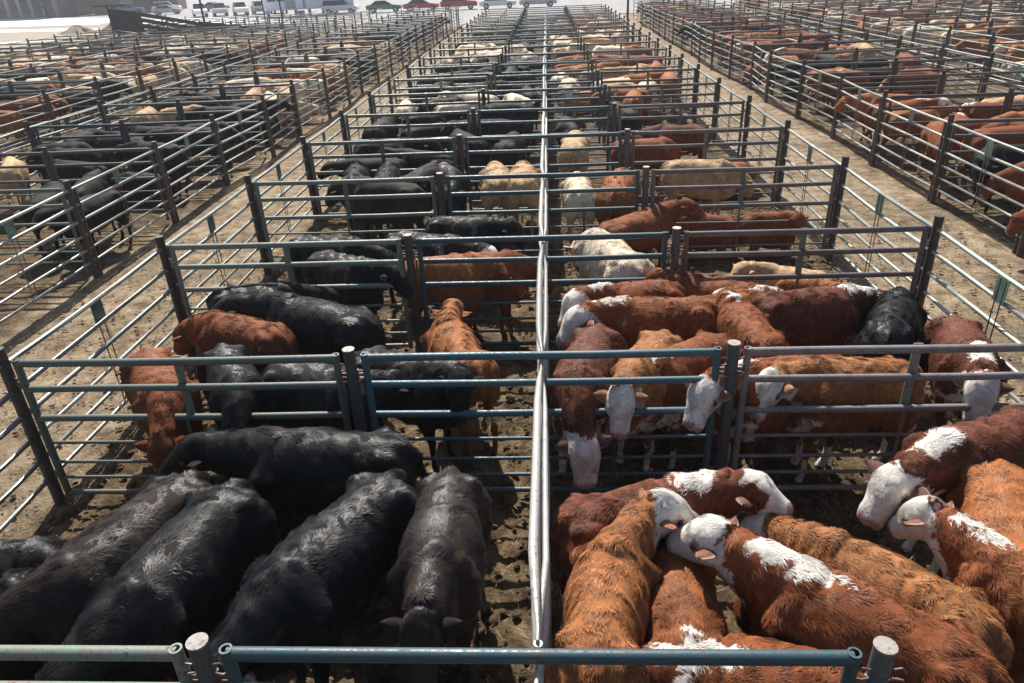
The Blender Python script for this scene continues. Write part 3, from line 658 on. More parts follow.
def fur(sh, coat, n, seed, length=.045, width=.0065):
    rg = np.random.default_rng(seed); V, F, Nn = sh['V'], sh['F'], sh['N']
    A = np.linalg.norm(np.cross(V[F[:, 2]]-V[F[:, 0]], V[F[:, 3]]-V[F[:, 1]]), axis=1)*.5
    cz = V[F].mean(1); nz = Nn[F].mean(1)
    wgt = A*np.where(nz[:, 2] > -.3, 1., .25)*np.where(cz[:, 2] > .45, 1., .3)
    hf, _, _, _, _ = classify(sh, cz); wgt = wgt*np.where(hf, 2.4, 1.)
    idx = rg.choice(len(F), n, p=wgt/wgt.sum()); u = rg.random((n, 1)); v = rg.random((n, 1))
    f = F[idx]; P_ = (V[f[:, 0]]*(1-u)+V[f[:, 1]]*u)*(1-v)+(V[f[:, 3]]*(1-u)+V[f[:, 2]]*u)*v
    nn = (Nn[f[:, 0]]*(1-u)+Nn[f[:, 1]]*u)*(1-v)+(Nn[f[:, 3]]*(1-u)+Nn[f[:, 2]]*u)*v; nn /= np.linalg.norm(nn, axis=1)[:, None]+1e-9
    head, neck, th, tn, _ = classify(sh, P_)
    d = np.tile([-1., 0, -.35], (n, 1)); side = np.clip(1-np.abs(nn[:, 2]), 0, 1)[:, None]
    d = d*(1-.5*side)+np.array([0, 0, -1.])*side*.9
    d[neck] = -np.array(sh['nd'])+np.array([0, 0, -.4]); d[head] = -np.array(sh['hd'])*1.0
    w1 = np.stack([snoise(P_, 3.2, seed+1), snoise(P_, 3.2, seed+2), snoise(P_, 3.2, seed+3)], 1)
    w2 = np.stack([snoise(P_, 8.5, seed+4), snoise(P_, 8.5, seed+5), snoise(P_, 8.5, seed+6)], 1)
    d = d+(w1*.75+w2*.60)*(.55 if is_black(coat) else 1.)*np.where(head, 1.7, 1.)[:, None]+rg.normal(size=(n, 3))*.22
    d -= (d*nn).sum(1)[:, None]*nn; d /= np.linalg.norm(d, axis=1)[:, None]+1e-9
    lift = (.22+.36*np.clip(snoise(P_, 6., seed+8), -.6, 1)+.10*rg.random(n))[:, None]
    d = d+nn*lift
    wv = np.cross(nn, d); wv /= np.linalg.norm(wv, axis=1)[:, None]+1e-9
    L_ = length*(.5+.8*rg.random(n))*np.where(head, .58, 1.)*np.where(P_[:, 2] < .5, .6, 1.); W_ = width*(.6+.8*rg.random(n))
    root = P_-nn*.004; mid = root+d*(L_*.55)[:, None]; tip = root+d*(L_)[:, None]-nn*(L_*.18)[:, None]
    VV = np.stack([root-wv*(W_*.5)[:, None], root+wv*(W_*.5)[:, None], mid+wv*(W_*.42)[:, None], tip, mid-wv*(W_*.42)[:, None]], 1).reshape(-1, 3)
    base = np.arange(n)[:, None]*5
    Fq = np.concatenate([base+np.array([[0, 1, 2, 4]])], 0); 
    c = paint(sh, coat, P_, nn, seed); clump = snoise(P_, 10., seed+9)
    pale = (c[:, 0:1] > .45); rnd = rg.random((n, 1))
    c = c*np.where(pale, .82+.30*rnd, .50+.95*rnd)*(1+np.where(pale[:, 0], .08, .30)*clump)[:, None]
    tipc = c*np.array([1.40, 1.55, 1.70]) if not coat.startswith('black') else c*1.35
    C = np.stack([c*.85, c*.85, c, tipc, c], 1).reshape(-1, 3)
    Ft = base+np.array([[4, 2, 3]])
    me = bpy.data.meshes.new('hair'); nv = len(VV); me.vertices.add(nv); me.vertices.foreach_set('co', np.zeros(nv*3, np.float32))
    return VV, Fq, Ft, np.clip(C, .003, .9), me
def mixedmesh(me, V, Fq, Ft, C, m_):
    me.vertices.foreach_set('co', V.astype(np.float32).ravel())
    li = np.concatenate([Fq.ravel(), Ft.ravel()]).astype(np.int32); me.loops.add(len(li)); me.loops.foreach_set('vertex_index', li)
    nq, nt_ = len(Fq), len(Ft); me.polygons.add(nq+nt_)
    st = np.concatenate([np.arange(nq)*4, nq*4+np.arange(nt_)*3]).astype(np.int32); tt = np.concatenate([np.full(nq, 4), np.full(nt_, 3)]).astype(np.int32)
    me.polygons.foreach_set('loop_start', st); me.polygons.foreach_set('loop_total', tt)
    me.polygons.foreach_set('use_smooth', np.ones(nq+nt_, bool)); me.update(calc_edges=True)
    a = me.attributes.new('coat', 'FLOAT_COLOR', 'POINT'); c4 = np.ones((len(V), 4), np.float32); c4[:, :3] = C; a.data.foreach_set('color', c4.ravel())
    me.materials.append(m_); return me

def is_black(coat): return coat.startswith('black') or coat in ('brownblack', 'darkbrown')
def cow_meshes(sh, coat, bend, nf, seed, length=.045, width=.0065, eyes=True):
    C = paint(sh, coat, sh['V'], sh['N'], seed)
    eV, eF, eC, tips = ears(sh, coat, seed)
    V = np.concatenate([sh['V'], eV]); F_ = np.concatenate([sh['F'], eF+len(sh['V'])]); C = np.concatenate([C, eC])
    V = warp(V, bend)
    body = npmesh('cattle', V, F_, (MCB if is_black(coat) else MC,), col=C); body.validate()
    out = {'body': body}
    if nf:
        fv, fq, ft, fc, me = fur(sh, coat, nf, seed+50, length, width)
        out['hair'] = mixedmesh(me, warp(fv, bend), fq, ft, fc, MHB if is_black(coat) else MH)
    hd = Vector(sh['hd']); sd, up = frame(hd); poll = Vector(sh['poll'])
    if eyes:
        for s in (-1, 1):
            b = MB()
            c0 = poll+hd*.145+sd*s*.134+up*.05
            vs = []; n = 8
            for i in range(1, 6):
                for j in range(n):
                    a = math.pi*i/6; q = 2*math.pi*j/n; vs.append((c0.x+.024*math.sin(a)*math.cos(q), c0.y+.024*math.sin(a)*math.sin(q), c0.z+.024*math.cos(a)))
            fs = [(i*n+j, i*n+(j+1) % n, (i+1)*n+(j+1) % n, (i+1)*n+j) for i in range(4) for j in range(n)]
            fs += [tuple(range(n))[::-1], tuple(4*n+j for j in range(n))]
            b.add(vs, fs)
            b.v = [tuple(q) for q in warp(np.array(b.v), bend)]; out['eye', s] = b.mesh('eye', MEYE, 60)
    out['tips'] = tips
    return out
TAGM = {1: mat('yellow tag', (.72, .50, .06), .4), 2: mat('salmon tag', (.65, .28, .20), .4), 3: mat('pink tag', (.70, .34, .30), .4), 4: mat('blue tag', (.05, .16, .26), .4), 5: mat('yellow button tag', (.70, .60, .15), .4)}
TAGN = {1: 'yellow', 2: 'salmon', 3: 'pink', 4: 'blue', 5: 'pale yellow'}
def ear_tag(tips, side, kind, bend, parent):
    p, ax, wv, nv = tips[side]; b = MB(); r = .026 if kind in (1, 5) else .04
    n = 12; vs = []
    for k in (.012, .018):
        for j in range(n):
            q = 2*math.pi*j/n; f = 1.0 if kind in (1, 5) else 1.25
            vs.append(tuple(p+nv*k+ax*math.cos(q)*r+wv*math.sin(q)*r*f))
    b.add(vs, [(j, (j+1) % n, n+(j+1) % n, n+j) for j in range(n)]+[tuple(range(n))[::-1], tuple(range(n, 2*n))])
    b.v = [tuple(q) for q in warp(np.array(b.v), bend)]
    o = b.build('ear_tag', TAGM[kind], parent, 30); o['label'] = TAGN[kind]+' ear tag'; return o

def place_cow(T, W, bend, zs):
    a = warp(np.array([[.03, 0, 0]]), bend)[0][:2]; b_ = warp(np.array([[1.12, 0, 0]]), bend)[0][:2]
    v = b_-a; Vw = np.array(W)-np.array(T); s = np.clip(np.linalg.norm(Vw)/np.linalg.norm(v), .84 if zs >= .95 else .64, 1.06)
    ang = math.atan2(Vw[1], Vw[0])-math.atan2(v[1], v[0])
    mid = (np.array(T)+np.array(W))/2; lm = (a+b_)/2*s
    if np.linalg.norm(Vw) < .88: mid = np.array(W); lm = b_*s
    loc = mid-np.array([lm[0]*math.cos(ang)-lm[1]*math.sin(ang), lm[0]*math.sin(ang)+lm[1]*math.cos(ang)])
    return loc, ang, s
FIRST = True
occupied = []
for i, (coat, label, tx, ty, wx, wy, px, py, zb, zp, hy, hp, bend, tg) in enumerate(HERD):
    bend = R(bend); lying = zb < .95
    loc, ang, s = place_cow((tx, ty), (wx, wy), bend, zb)
    hx = ang+bend/2; dv = (px-wx, py-wy); dn_ = math.hypot(*dv)
    psi = (math.atan2(dv[1], dv[0])-hx+math.pi) % (2*math.pi)-math.pi
    lim = R(75) if dn_ > .25 else R(25)
    psi = max(-lim, min(lim, psi)); zp += .10 if 'hereford' in coat or coat == 'orangehf' else .04
    near_ = ty < 5.6 or wy < 5.3; midd = ty < 8.4
    # keep the trunk of the body inside its pen
    my = (ty+wy)/2; mx = (tx+wx)/2; kk = math.floor((my-Y0)/DY); ylo, yhi = row(kk)+.06, row(kk+1)-.06
    if mx < -4.2 or mx > 6: xlo, xhi = -99, 99
    elif mx < 0: xlo, xhi = XL+.06, -.06
    else: xlo, xhi = .06, XR-.06
    sy_ = s if lying else max(s, .92); A_ = []
    for bx, bw in ((0, .12), (.15, .24), (.4, .27), (.8, .31), (1.1, .27), (1.32, .15)):
        for sd_ in (-1, 1): A_.append((bx, sd_*bw, 0))
    A_ = warp(np.array(A_), bend)*[s, sy_, 1]; ca_, sa_ = math.cos(ang), math.sin(ang)
    AX = loc[0]+A_[:, 0]*ca_-A_[:, 1]*sa_; AY = loc[1]+A_[:, 0]*sa_+A_[:, 1]*ca_
    def push(lo, hi, mn, mxx):
        if mxx-mn > hi-lo: return 0
        return lo-mn if mn < lo else (hi-mxx if mxx > hi else 0)
    sx_, sy2 = push(xlo, xhi, AX.min(), AX.max()), push(ylo, yhi, AY.min(), AY.max())
    loc = (loc[0]+sx_, loc[1]+sy2); occupied.append((tx+sx_, ty+sy2, wx+sx_, wy+sy2))
    far_ = math.hypot((tx+wx)/2, (ty+wy)/2)
    zs = (max(s, .85) if lying else zb/1.17)
    sh = build_shape(psi, zp/zs+(.40 if lying else 0), R(hy), R(hp), lying, .021 if near_ else (.026 if midd else .034), 100+i, random.uniform(.93, 1.05))
    nf, ln, wd = (105000, .052, .0046) if near_ else ((36000, .048, .0085) if midd else ((11000, .042, .013) if far_ < 15 else (0, 0, 0)))
    ms = cow_meshes(sh, coat, bend, nf, 100+i, ln, wd)
    o = link('cow', ms['body'], None, (loc[0], loc[1], (-.40*zs if lying else -.02)), ang); o.scale = (s, sy_, zs)
    tag(o, label, 'cow', 'cattle in the middle pens')
    if nf: link('hair', ms['hair'], o)
    for e_ in (-1, 1): link('eye', ms['eye', e_], o)
    if tg: ear_tag(ms['tips'], 1 if tg in (2, 4, 1) else 0, tg, bend, o)
    if tg in (2, 5): ear_tag(ms['tips'], 0 if tg == 2 else 1, 1 if tg == 2 else 5, bend, o)


# shared shapes for the pens further back
POSES = []
for q, (psi, pz, hy, hp, ly) in enumerate([(0, 1.15, 0, .7, False), (.6, 1.1, .2, .8, False), (-.7, 1.15, -.2, .6, False), (.2, .65, 0, 1.1, False), (-.3, .8, 0, 1.0, False), (.5, 1.05, 0, .6, True), (0, 1.3, 0, .4, False), (.9, .9, .3, .9, False), (-1.0, 1.0, -.2, .9, False), (.3, 1.25, -.4, .5, False)]):
    POSES.append((build_shape(psi, pz, hy, hp, ly, .040, 900+q), [0, .25, -.25, .1, -.15, .2, -.1, .35, -.4, .12][q]))
LIB = {}
def lib(p, coat):
    if (p, coat) not in LIB:
        sh, bend = POSES[p]; LIB[p, coat] = cow_meshes(sh, coat, bend, 0, 300+p, eyes=False)['body']
    return LIB[p, coat]
def segd(a, b_):
    P_ = [np.array(a[:2])*(1-t)+np.array(a[2:])*t for t in (0, .33, .67, 1)]; Q_ = [np.array(b_[:2])*(1-t)+np.array(b_[2:])*t for t in (0, .33, .67, 1)]
    return min(np.linalg.norm(p-q) for p in P_ for q in Q_)
PLACED = []; FAR = []
def fill(x0, x1, y0, y1, n, coats, seed, sideways=.65, zone=''):
    rg = random.Random(seed); occ = [o for o in occupied if y0-2 < o[1] < y1+2]; got = 0
    for _ in range(n*60):
        if got >= n: break
        a = (0 if rg.random() < .5 else math.pi) if rg.random() < sideways else rg.choice([math.pi/2, -math.pi/2]); a += rg.gauss(0, .22)
        cx, cy = rg.uniform(x0+.45, x1-.45), rg.uniform(y0+.45, y1-.45); L2 = .62
        seg = (cx-math.cos(a)*L2, cy-math.sin(a)*L2, cx+math.cos(a)*(L2+.18), cy+math.sin(a)*(L2+.18))
        if min(seg[0], seg[2]) < x0+.22 or max(seg[0], seg[2]) > x1-.22 or min(seg[1], seg[3]) < y0+.22 or max(seg[1], seg[3]) > y1-.22: continue
        if any(segd(seg, o) < .42 for o in occ): continue
        occ.append(seg); got += 1
        if not seen(cx, cy, 1.1, 6): continue
        coat = rg.choice(coats); pose = rg.choice([0, 0, 1, 2, 3, 4, 6, 5, 7, 8, 9] if 'red' in coats or 'tan' in coats else [0, 0, 1, 2, 3, 4, 6, 7, 8, 9])
        PLACED.append((cx, cy, a, coat, pose, rg.uniform(.90, 1.04), zone))
BK = ['black']*5+['blackgrey', 'darkbrown']; BR = ['red', 'orange', 'hereford', 'red', 'tan', 'orange']; CR = ['cream', 'cream', 'tan']; MX = ['orange', 'tan', 'cream', 'red', 'cream', 'orange']
LM = {3: (1, BK), 4: (8, BK+['orange']), 5: (6, BK), 6: (6, ['cream', 'cream', 'black', 'black']), 7: (8, BK), 8: (8, BK), 9: (7, BK), 10: (7, CR), 11: (7, CR), 12: (4, ['black', 'cream']), 14: (3, BK), 16: (4, BK)}
RM = {3: (0, BR), 4: (2, ['red', 'orange']), 5: (2, ['orange', 'darkbrown']), 6: (1, ['darkbrown', 'red']), 7: (8, ['tan', 'orange', 'cream']), 8: (8, ['orange', 'tan', 'cream']), 9: (8, ['orange', 'red']), 10: (3, MX), 11: (7, CR+['orange']), 12: (6, CR), 13: (6, CR+['tan']), 14: (4, BR), 15: (3, MX), 16: (5, MX), 17: (6, CR), 18: (5, BR)}
for k, (n, c) in LM.items(): fill(XL, 0, row(k), row(k+1), n, c, 40+k, zone='left of the centre fence')
for k, (n, c) in RM.items(): fill(0, XR, row(k), row(k+1), n, c, 140+k, zone='right of the centre fence')
LBK = [BK, BK, BK, BK, BK+['orange', 'tan', 'tan'], BK, BK+['tan'], CR+['tan', 'black'], CR+['orange'], MX, BK+['cream'], BK, CR+['black'], MX]
for i, (a, b_) in enumerate(PENL):
    for k in range(0, 22):
        pal = LBK[k % len(LBK)] if i == 0 else [MX, BR+['cream'], BK+['cream', 'tan'], CR+['orange']][(k+i*2) % 4]
        if i > 0 and (k*7+i*3) % 11 == 5: continue
        if k >= 18 and i > 0: continue
        fill(a, b_, row(k), row(k+1), 9 if k < 12 else 7, pal, 1000+i*50+k, .8, 'beyond the left alley')
for i, (a, b_) in enumerate(PENR):
    for k in range(2, 24):
        pal = ([BR, ['red', 'red', 'orange', 'hereford'], BR, BK+['red'], BR] if i == 0 else [MX, CR+['orange'], MX, BR+['tan', 'cream']])[(k+i) % (5 if i == 0 else 4)]
        if (k*5+i*4) % 12 == 6: continue
        fill(a, b_, row(k), row(k+1), 9 if k < 12 else 7, pal, 2000+i*50+k, .8, 'beyond the right alley')
PLACED.sort(key=lambda r: r[1]**2+r[0]**2)
CAPN = 300-len(HERD)-2
cname = dict(black='black', blackgrey='grey-black', darkbrown='dark brown', red='red brown', orange='orange brown', tan='tan', cream='cream', hereford='white-faced red')
pname = ['standing', 'looking aside', 'glancing aside', 'head down', 'grazing', 'lying', 'alert', 'curving left', 'curving right', 'head high']
cells = {}
for idx, r in enumerate(PLACED[:CAPN]):
    k = int((r[1]-Y0)/DY); cells.setdefault((r[6], k, cname[r[3]]), []).append(idx)
for (zone, k, cn), ids in cells.items():
    ids.sort(key=lambda q: PLACED[q][0]*10/max(PLACED[q][1], 1))
    for rank, q in enumerate(ids):
        cx, cy, a, coat, pose, s, _ = PLACED[q]; off = .62
        o = link('cow', lib(pose, coat), None, (cx-off*s*math.cos(a), cy-off*s*math.sin(a), -.46*s if pose == 5 else -.01), a); o.scale = (s, s*random.uniform(.9, 1.12), s*random.uniform(.92, 1.06))
        rk = 'only' if len(ids) == 1 else ('leftmost' if rank == 0 else ('rightmost' if rank == len(ids)-1 else '%s left-hand' % ORD[rank]))
        lab = '%s cow %s, %s row %s, %s such' % (cn, pname[pose], ORD[k] if k else 'nearest', zone, rk)
        if len(lab.split()) > 16+4: lab = lab
        tag(o, lab, 'cow', 'cattle in the %s' % ('middle pens' if 'centre' in zone else zone.replace('beyond', 'pens beyond')))
VV = []; FF = []; CC = []; n0 = 0
if len(PLACED) > CAPN:
    SM = []
    for psi, pz, hp in ((0, 1.1, .8), (.4, .8, 1.0), (-.5, 1.15, .6)):
        SM.append(build_shape(psi, pz, 0, hp, False, .075, 7))
    for (cx, cy, a, coat, pose, s, _) in PLACED[CAPN:]:
        sh = SM[pose % 3]; V = sh['V'].copy()*s; V[:, 0] -= .62*s; ca, sa = math.cos(a), math.sin(a)
        V = np.stack([cx+V[:, 0]*ca-V[:, 1]*sa, cy+V[:, 0]*sa+V[:, 1]*ca, V[:, 2]], 1)
        VV.append(V); FF.append(sh['F']+n0); CC.append(paint(sh, coat, sh['V'], sh['N'], 5)); n0 += len(V)
    me = npmesh('distant_herd', np.concatenate(VV), np.concatenate(FF), (MC,), col=np.concatenate(CC)); me.validate()
    tag(link('distant_herd', me), 'distant mass of mixed tan, cream and brown cattle in the farthest pens', 'cattle', kind='stuff')
print('PLACED', len(PLACED), 'HERD', len(HERD))
# ---------------------------------------------------------------- far ground, snow, buildings, vehicles
def patch(name, pts, z, m, sub=6, seed=0):
    """irregular sheet from an outline"""
    rg = random.Random(seed); v = []; n = len(pts)
    for i in range(n):
        a, b_ = pts[i], pts[(i+1) % n]
        for t in range(sub):
            q = t/sub; j = rg.uniform(-.25, .25)*(t > 0)
            v.append((a[0]*(1-q)+b_[0]*q+j, a[1]*(1-q)+b_[1]*q+j, z))
    b = MB(); b.add(v, [tuple(range(len(v)))]); o = b.build(name, m, None, 0); return tag(o, kind='structure')
def ground_mat(name, c0, c1, sc=.6):
    m = mat(name, c0, .9, 0, .2); g = N(m, 'ShaderNodeNewGeometry'); n = noise(m, sc, 7, .65, vec=g.outputs['Position'])
    r = ramp(m, n.outputs[0], [(.38, c0), (.62, c1)]); m.node_tree.links.new(r.outputs[0], m.node_tree.nodes['Principled BSDF'].inputs['Base Color']); return m
MCONC = ground_mat('pale concrete', (.27, .265, .26), (.36, .35, .34)); MSAND = ground_mat('dry sand', (.29, .24, .18), (.38, .32, .25)); MSNOW = ground_mat('old snow', (.72, .74, .78), (.85, .86, .88), 1.2)
patch('yard', [(-34.6, 30), (-34.6, 76), (-27, 76), (-27, 88), (-140, 175), (-180, 90), (-90, 30)], -.012, MSAND)
patch('parking_lot', [(-27, 77.5), (-9, 77.5), (-9, 69), (7.2, 69), (7.2, 79), (90, 79), (90, 240), (-120, 240), (-70, 105), (-30, 88)], .004, MCONC)
patch('snow', [(-75, 96), (-53.4, 89.5), (-52, 92), (-62, 97), (-80, 104)], .012, MSNOW, 6, 1)
patch('snow', [(-56, 71.5), (-46.2, 74.2), (-44, 76.5), (-50, 76), (-58, 73.5)], .010, MSNOW, 6, 2)
patch('snow', [(-110, 116), (-60, 104), (-66, 120), (-88, 138), (-104, 142), (-130, 140)], .014, MSNOW, 8, 3)
patch('snow', [(-52, 100), (-40, 92), (-28, 86), (-30, 94), (-44, 108), (-56, 112)], .016, MSNOW, 8, 4)

def brickwall_mat(name, c1, c2, sc):
    m = mat(name, c1, .85, 0, .2); g = N(m, 'ShaderNodeTexCoord'); b = N(m, 'ShaderNodeTexBrick'); b.inputs['Scale'].default_value = sc
    b.inputs['Color1'].default_value = (*c1, 1); b.inputs['Color2'].default_value = (*c2, 1); b.inputs['Mortar'].default_value = (.3, .27, .24, 1)
    mp = N(m, 'ShaderNodeMapping'); mp.inputs['Rotation'].default_value = (math.pi/2, 0, 0); m.node_tree.links.new(g.outputs['Object'], mp.inputs[0]); m.node_tree.links.new(mp.outputs[0], b.inputs[0])
    m.node_tree.links.new(b.outputs[0], m.node_tree.nodes['Principled BSDF'].inputs['Base Color']); return m
MBR = brickwall_mat('red brick', (.27, .11, .075), (.22, .085, .06), 3); MGLS = mat('window glass', (.04, .05, .06), .1); MCON2 = mat('pale stone pier', (.42, .37, .32), .8)
MDK = mat('dark opening', (.02, .02, .022), .8); MWH = mat('white siding', (.74, .76, .82), .5); MTRIM = mat('trim grey', (.35, .38, .40), .6)
bl = empty('brick_building', (-77, 147, 0), math.atan2(7.5, 16)*.55); tag(bl, 'red brick building with pale window piers in the far left corner', 'building')
b = MB(); b.box((0, 4.2, 6), (15, 8, 12)); b.build('wall', MBR, bl, 0)
b = MB(); b.box((-1.5, .12, 1.6), (2.2, .12, 3.2)); b.build('door', MTRIM, bl, 0)
for x in (-5.5, 2.5, 5.5):
    for z in (2.2, 5.6, 9): b = MB(); b.box((x, .13, z), (1.5, .12, 1.8)); b.build('window', MGLS, bl, 0)
b = MB(); b.box((0, 4.2, 12.1), (15.6, 8.6, .5)); b.build('roof', MTRIM, bl, 0)
bl = empty('office_building', (-104, 140.5, 0), math.atan2(-5.5, 17)*.3); tag(bl, 'long building with pale upright piers between dark windows, left of the brick one', 'building')
b = MB(); b.box((0, 5.3, 6), (34, 10, 12)); b.build('wall', mat('grey brown wall', (.24, .20, .19), .85), bl, 0)
for i in range(15):
    b = MB(); b.box((-16.6+i*2.36, .16, 6), (.7, .34, 12)); b.build('pier', MCON2, bl, 0)
    if i < 14:
        for z in (1.9, 5.6, 9.3): b = MB(); b.box((-15.4+i*2.36, .27, z), (1.4, .10, 2.2)); b.build('window', MGLS, bl, 0)
b = MB(); b.box((0, 5.3, 12.1), (34.6, 10.6, .5)); b.build('roof', MTRIM, bl, 0)

tr = empty('office_trailer', (-31.2, 104.0, 0), .30); tag(tr, 'white portable office trailer on blocks behind the left pens', 'trailer')
b = MB(); b.box((0, 0, 2.3), (11.5, 3.2, 3.0)); b.build('wall', MWH, tr, 0)
b = MB(); b.box((0, 0, 3.86), (11.8, 3.5, .12)); b.build('roof', MTRIM, tr, 0)
b = MB(); b.box((-1.7, -1.63, 2.1), (2.6, .06, 2.3)); b.build('entry_panel', mat('tan panel', (.34, .36, .33), .6), tr, 0)
b = MB(); b.box((-1.2, -1.69, 1.95), (.9, .06, 2.0)); b.build('door', MWH, tr, 0)
for x in (-4.6, -3.4, 1.4, 2.9, 4.6):
    b = MB(); b.box((x, -1.64, 2.4), (.95, .07, .95)); wn = b.build('window', MGLS, tr, 0)
    b = MB(); b.box((x, -1.63, 1.88), (1.15, .12, .08)); b.build('sill', MTRIM, wn, 0)
for i in range(7): b = MB(); b.box((-5.2+i*1.73, -1.2, .4), (.4, .4, .8)); b.build('block', MTRIM, tr, 0)
b = MB()
for i in range(3): b.box((-1.2, -1.95-.3*i, .6-.2*i), (1.1, .3, .2))
b.build('steps', MTRIM, tr, 0)

# loading chute
MCH = pipe_mat('dark sheet steel', (.035, .05, .055), (.06, .055, .05), .6)
ch = empty('loading_chute', (0, 0, 0)); tag(ch, 'dark sheeted loading chute rising to the left above the far left pens', 'loading chute')
P0, P1, P2 = Vector((-30.6, 54.6, 0)), Vector((-25.4, 56.6, 0)), Vector((-19.8, 60.2, 0))
def wallpanel(b, a, c, za0, za1, zc0, zc1, th=.06):
    d = (c-a); d.z = 0; n = Vector((-d.y, d.x, 0)).normalized()*th/2
    vs = [a-n+Vector((0, 0, za0)), c-n+Vector((0, 0, zc0)), c-n+Vector((0, 0, zc1)), a-n+Vector((0, 0, za1)), a+n+Vector((0, 0, za0)), c+n+Vector((0, 0, zc0)), c+n+Vector((0, 0, zc1)), a+n+Vector((0, 0, za1))]
    b.add(vs, [(0, 1, 2, 3), (7, 6, 5, 4), (0, 4, 5, 1), (3, 2, 6, 7), (0, 3, 7, 4), (1, 5, 6, 2)])
for off, nm in ((Vector((0, 0, 0)), 'side_panel'), (Vector((-.35, 1.2, 0)), 'side_panel')):
    b = MB()
    if off.y == 0: wallpanel(b, P0+off, P0.lerp(P1, .36)+off, 1.7, 3.1, 1.35, 2.75)
    for i in range(4 if off.y == 0 else 1): wallpanel(b, P0.lerp(P1, .36)+off, P1+off, 1.35+.37*i, 1.35+.37*i+.27, .55+.37*i, .55+.37*i+.27)
    wallpanel(b, P1+off, P2+off, .5, 1.9, .1, .75); b.build(nm, MCH, ch, 0)
b = MB(); wallpanel(b, P0+Vector((-.17, .6, 0)), P1+Vector((-.17, .6, 0)), 1.55, 1.68, .45, .55, 1.1); b.build('ramp', MCH, ch, 0)
for t in (0, .3, .6, 1):
    q = P0.lerp(P1, t)
    b = MB(); b.tube([(q.x, q.y-.06, -.05), (q.x, q.y-.06, 3.3-t*1.4)], .05, 6); b.build('leg', M['post'], ch)
    b = MB(); b.tube([(q.x-.35, q.y+1.26, -.05), (q.x-.35, q.y+1.26, 3.3-t*1.4)], .05, 6); b.build('leg', M['post'], ch)
b = MB(); b.tube([(P0.x-1.0, P0.y, 3.25), (P0.x+1.3, P0.y+.1, 3.25)], .05, 6); b.build('top_bar', M['post'], ch)
b = MB(); b.tube([(P0.x, P0.y, .1), (P0.x+1.5, P0.y+.4, 1.5)], .035, 6); b.build('brace', M['post'], ch)

# vehicles
MTY = mat('tyre', (.02, .02, .02), .8); MRIM = mat('rim', (.4, .4, .42), .35, .7); MCG = mat('car glass', (.03, .04, .05), .08); MLT = mat('lamp glass', (.6, .6, .6), .2)
PAINT = {'white': (.78, .79, .80), 'silver': (.42, .44, .46), 'red': (.42, .03, .035), 'teal': (.06, .16, .17), 'grey': (.16, .17, .19), 'blue': (.06, .10, .22)}
PM_ = {k: mat('paint '+k, v, .25) for k, v in PAINT.items()}
def prism(b, prof, w0, w1=None, ztop=1.0):
    n = len(prof); vs = [(x, -w0 if z < ztop else -(w1 or w0), z) for x, z in prof]+[(x, w0 if z < ztop else (w1 or w0), z) for x, z in prof]
    b.add(vs, [tuple(range(n)), tuple(range(n, 2*n))[::-1]]+[(j, n+j, n+(j+1) % n, (j+1) % n) for j in range(n)])
def car(x, y, rz, colr, kind, label):
    e = empty('parked_'+('truck' if kind == 'pickup' else 'car'), (x, y, .01), rz); tag(e, label, 'truck' if kind == 'pickup' else 'car', 'vehicles parked beyond the pens')
    b = MB()
    if kind == 'pickup':
        prism(b, [(-2.7, .45), (-2.7, 1.05), (-.55, 1.08), (-.50, 1.09), (1.05, 1.10), (2.45, 1.02), (2.7, .85), (2.7, .45)], .93)
        cab = [(-.75, 1.09), (-.62, 1.72), (.55, 1.74), (1.15, 1.11)]
    elif kind == 'suv':
        prism(b, [(-2.3, .42), (-2.35, 1.0), (-2.2, 1.06), (1.0, 1.08), (2.1, .98), (2.3, .8), (2.3, .42)], .9)
        cab = [(-2.15, 1.07), (-1.95, 1.68), (.4, 1.70), (1.05, 1.09)]
    else:
        prism(b, [(-2.25, .38), (-2.3, .88), (-1.9, .96), (.95, .94), (2.05, .82), (2.25, .62), (2.25, .38)], .87)
        cab = [(-1.75, .95), (-1.05, 1.38), (.25, 1.40), (1.05, .95)]
    b.build('body', PM_[colr], e, 30)
    g = MB(); prism(g, cab, .80, .66, cab[0][1]+.1); g.build('window_glass', MCG, e, 20)
    r = MB(); zt = cab[1][1]; r.box(((cab[1][0]+cab[2][0])/2, 0, zt+.02), (cab[2][0]-cab[1][0], 1.36, .06)); r.build('roof', PM_[colr], e, 0)
    f = 1.45 if kind != 'pickup' else 1.75
    for sx in (-1, 1):
        for sy in (-1, 1):
            t = MB(); t.tube([(sx*f, sy*.93, .34), (sx*f, sy*.70, .34)], .34, 14); wh = t.build('wheel', MTY, e)
            t = MB(); t.tube([(sx*f, sy*.945, .34), (sx*f, sy*.90, .34)], .2, 10); t.build('rim', MRIM, wh)
    for sy in (-1, 1):
        t = MB(); t.box((2.22 if kind != 'pickup' else 2.66, sy*.66, .72), (.12, .32, .16)); t.build('headlight', MLT, e, 0)
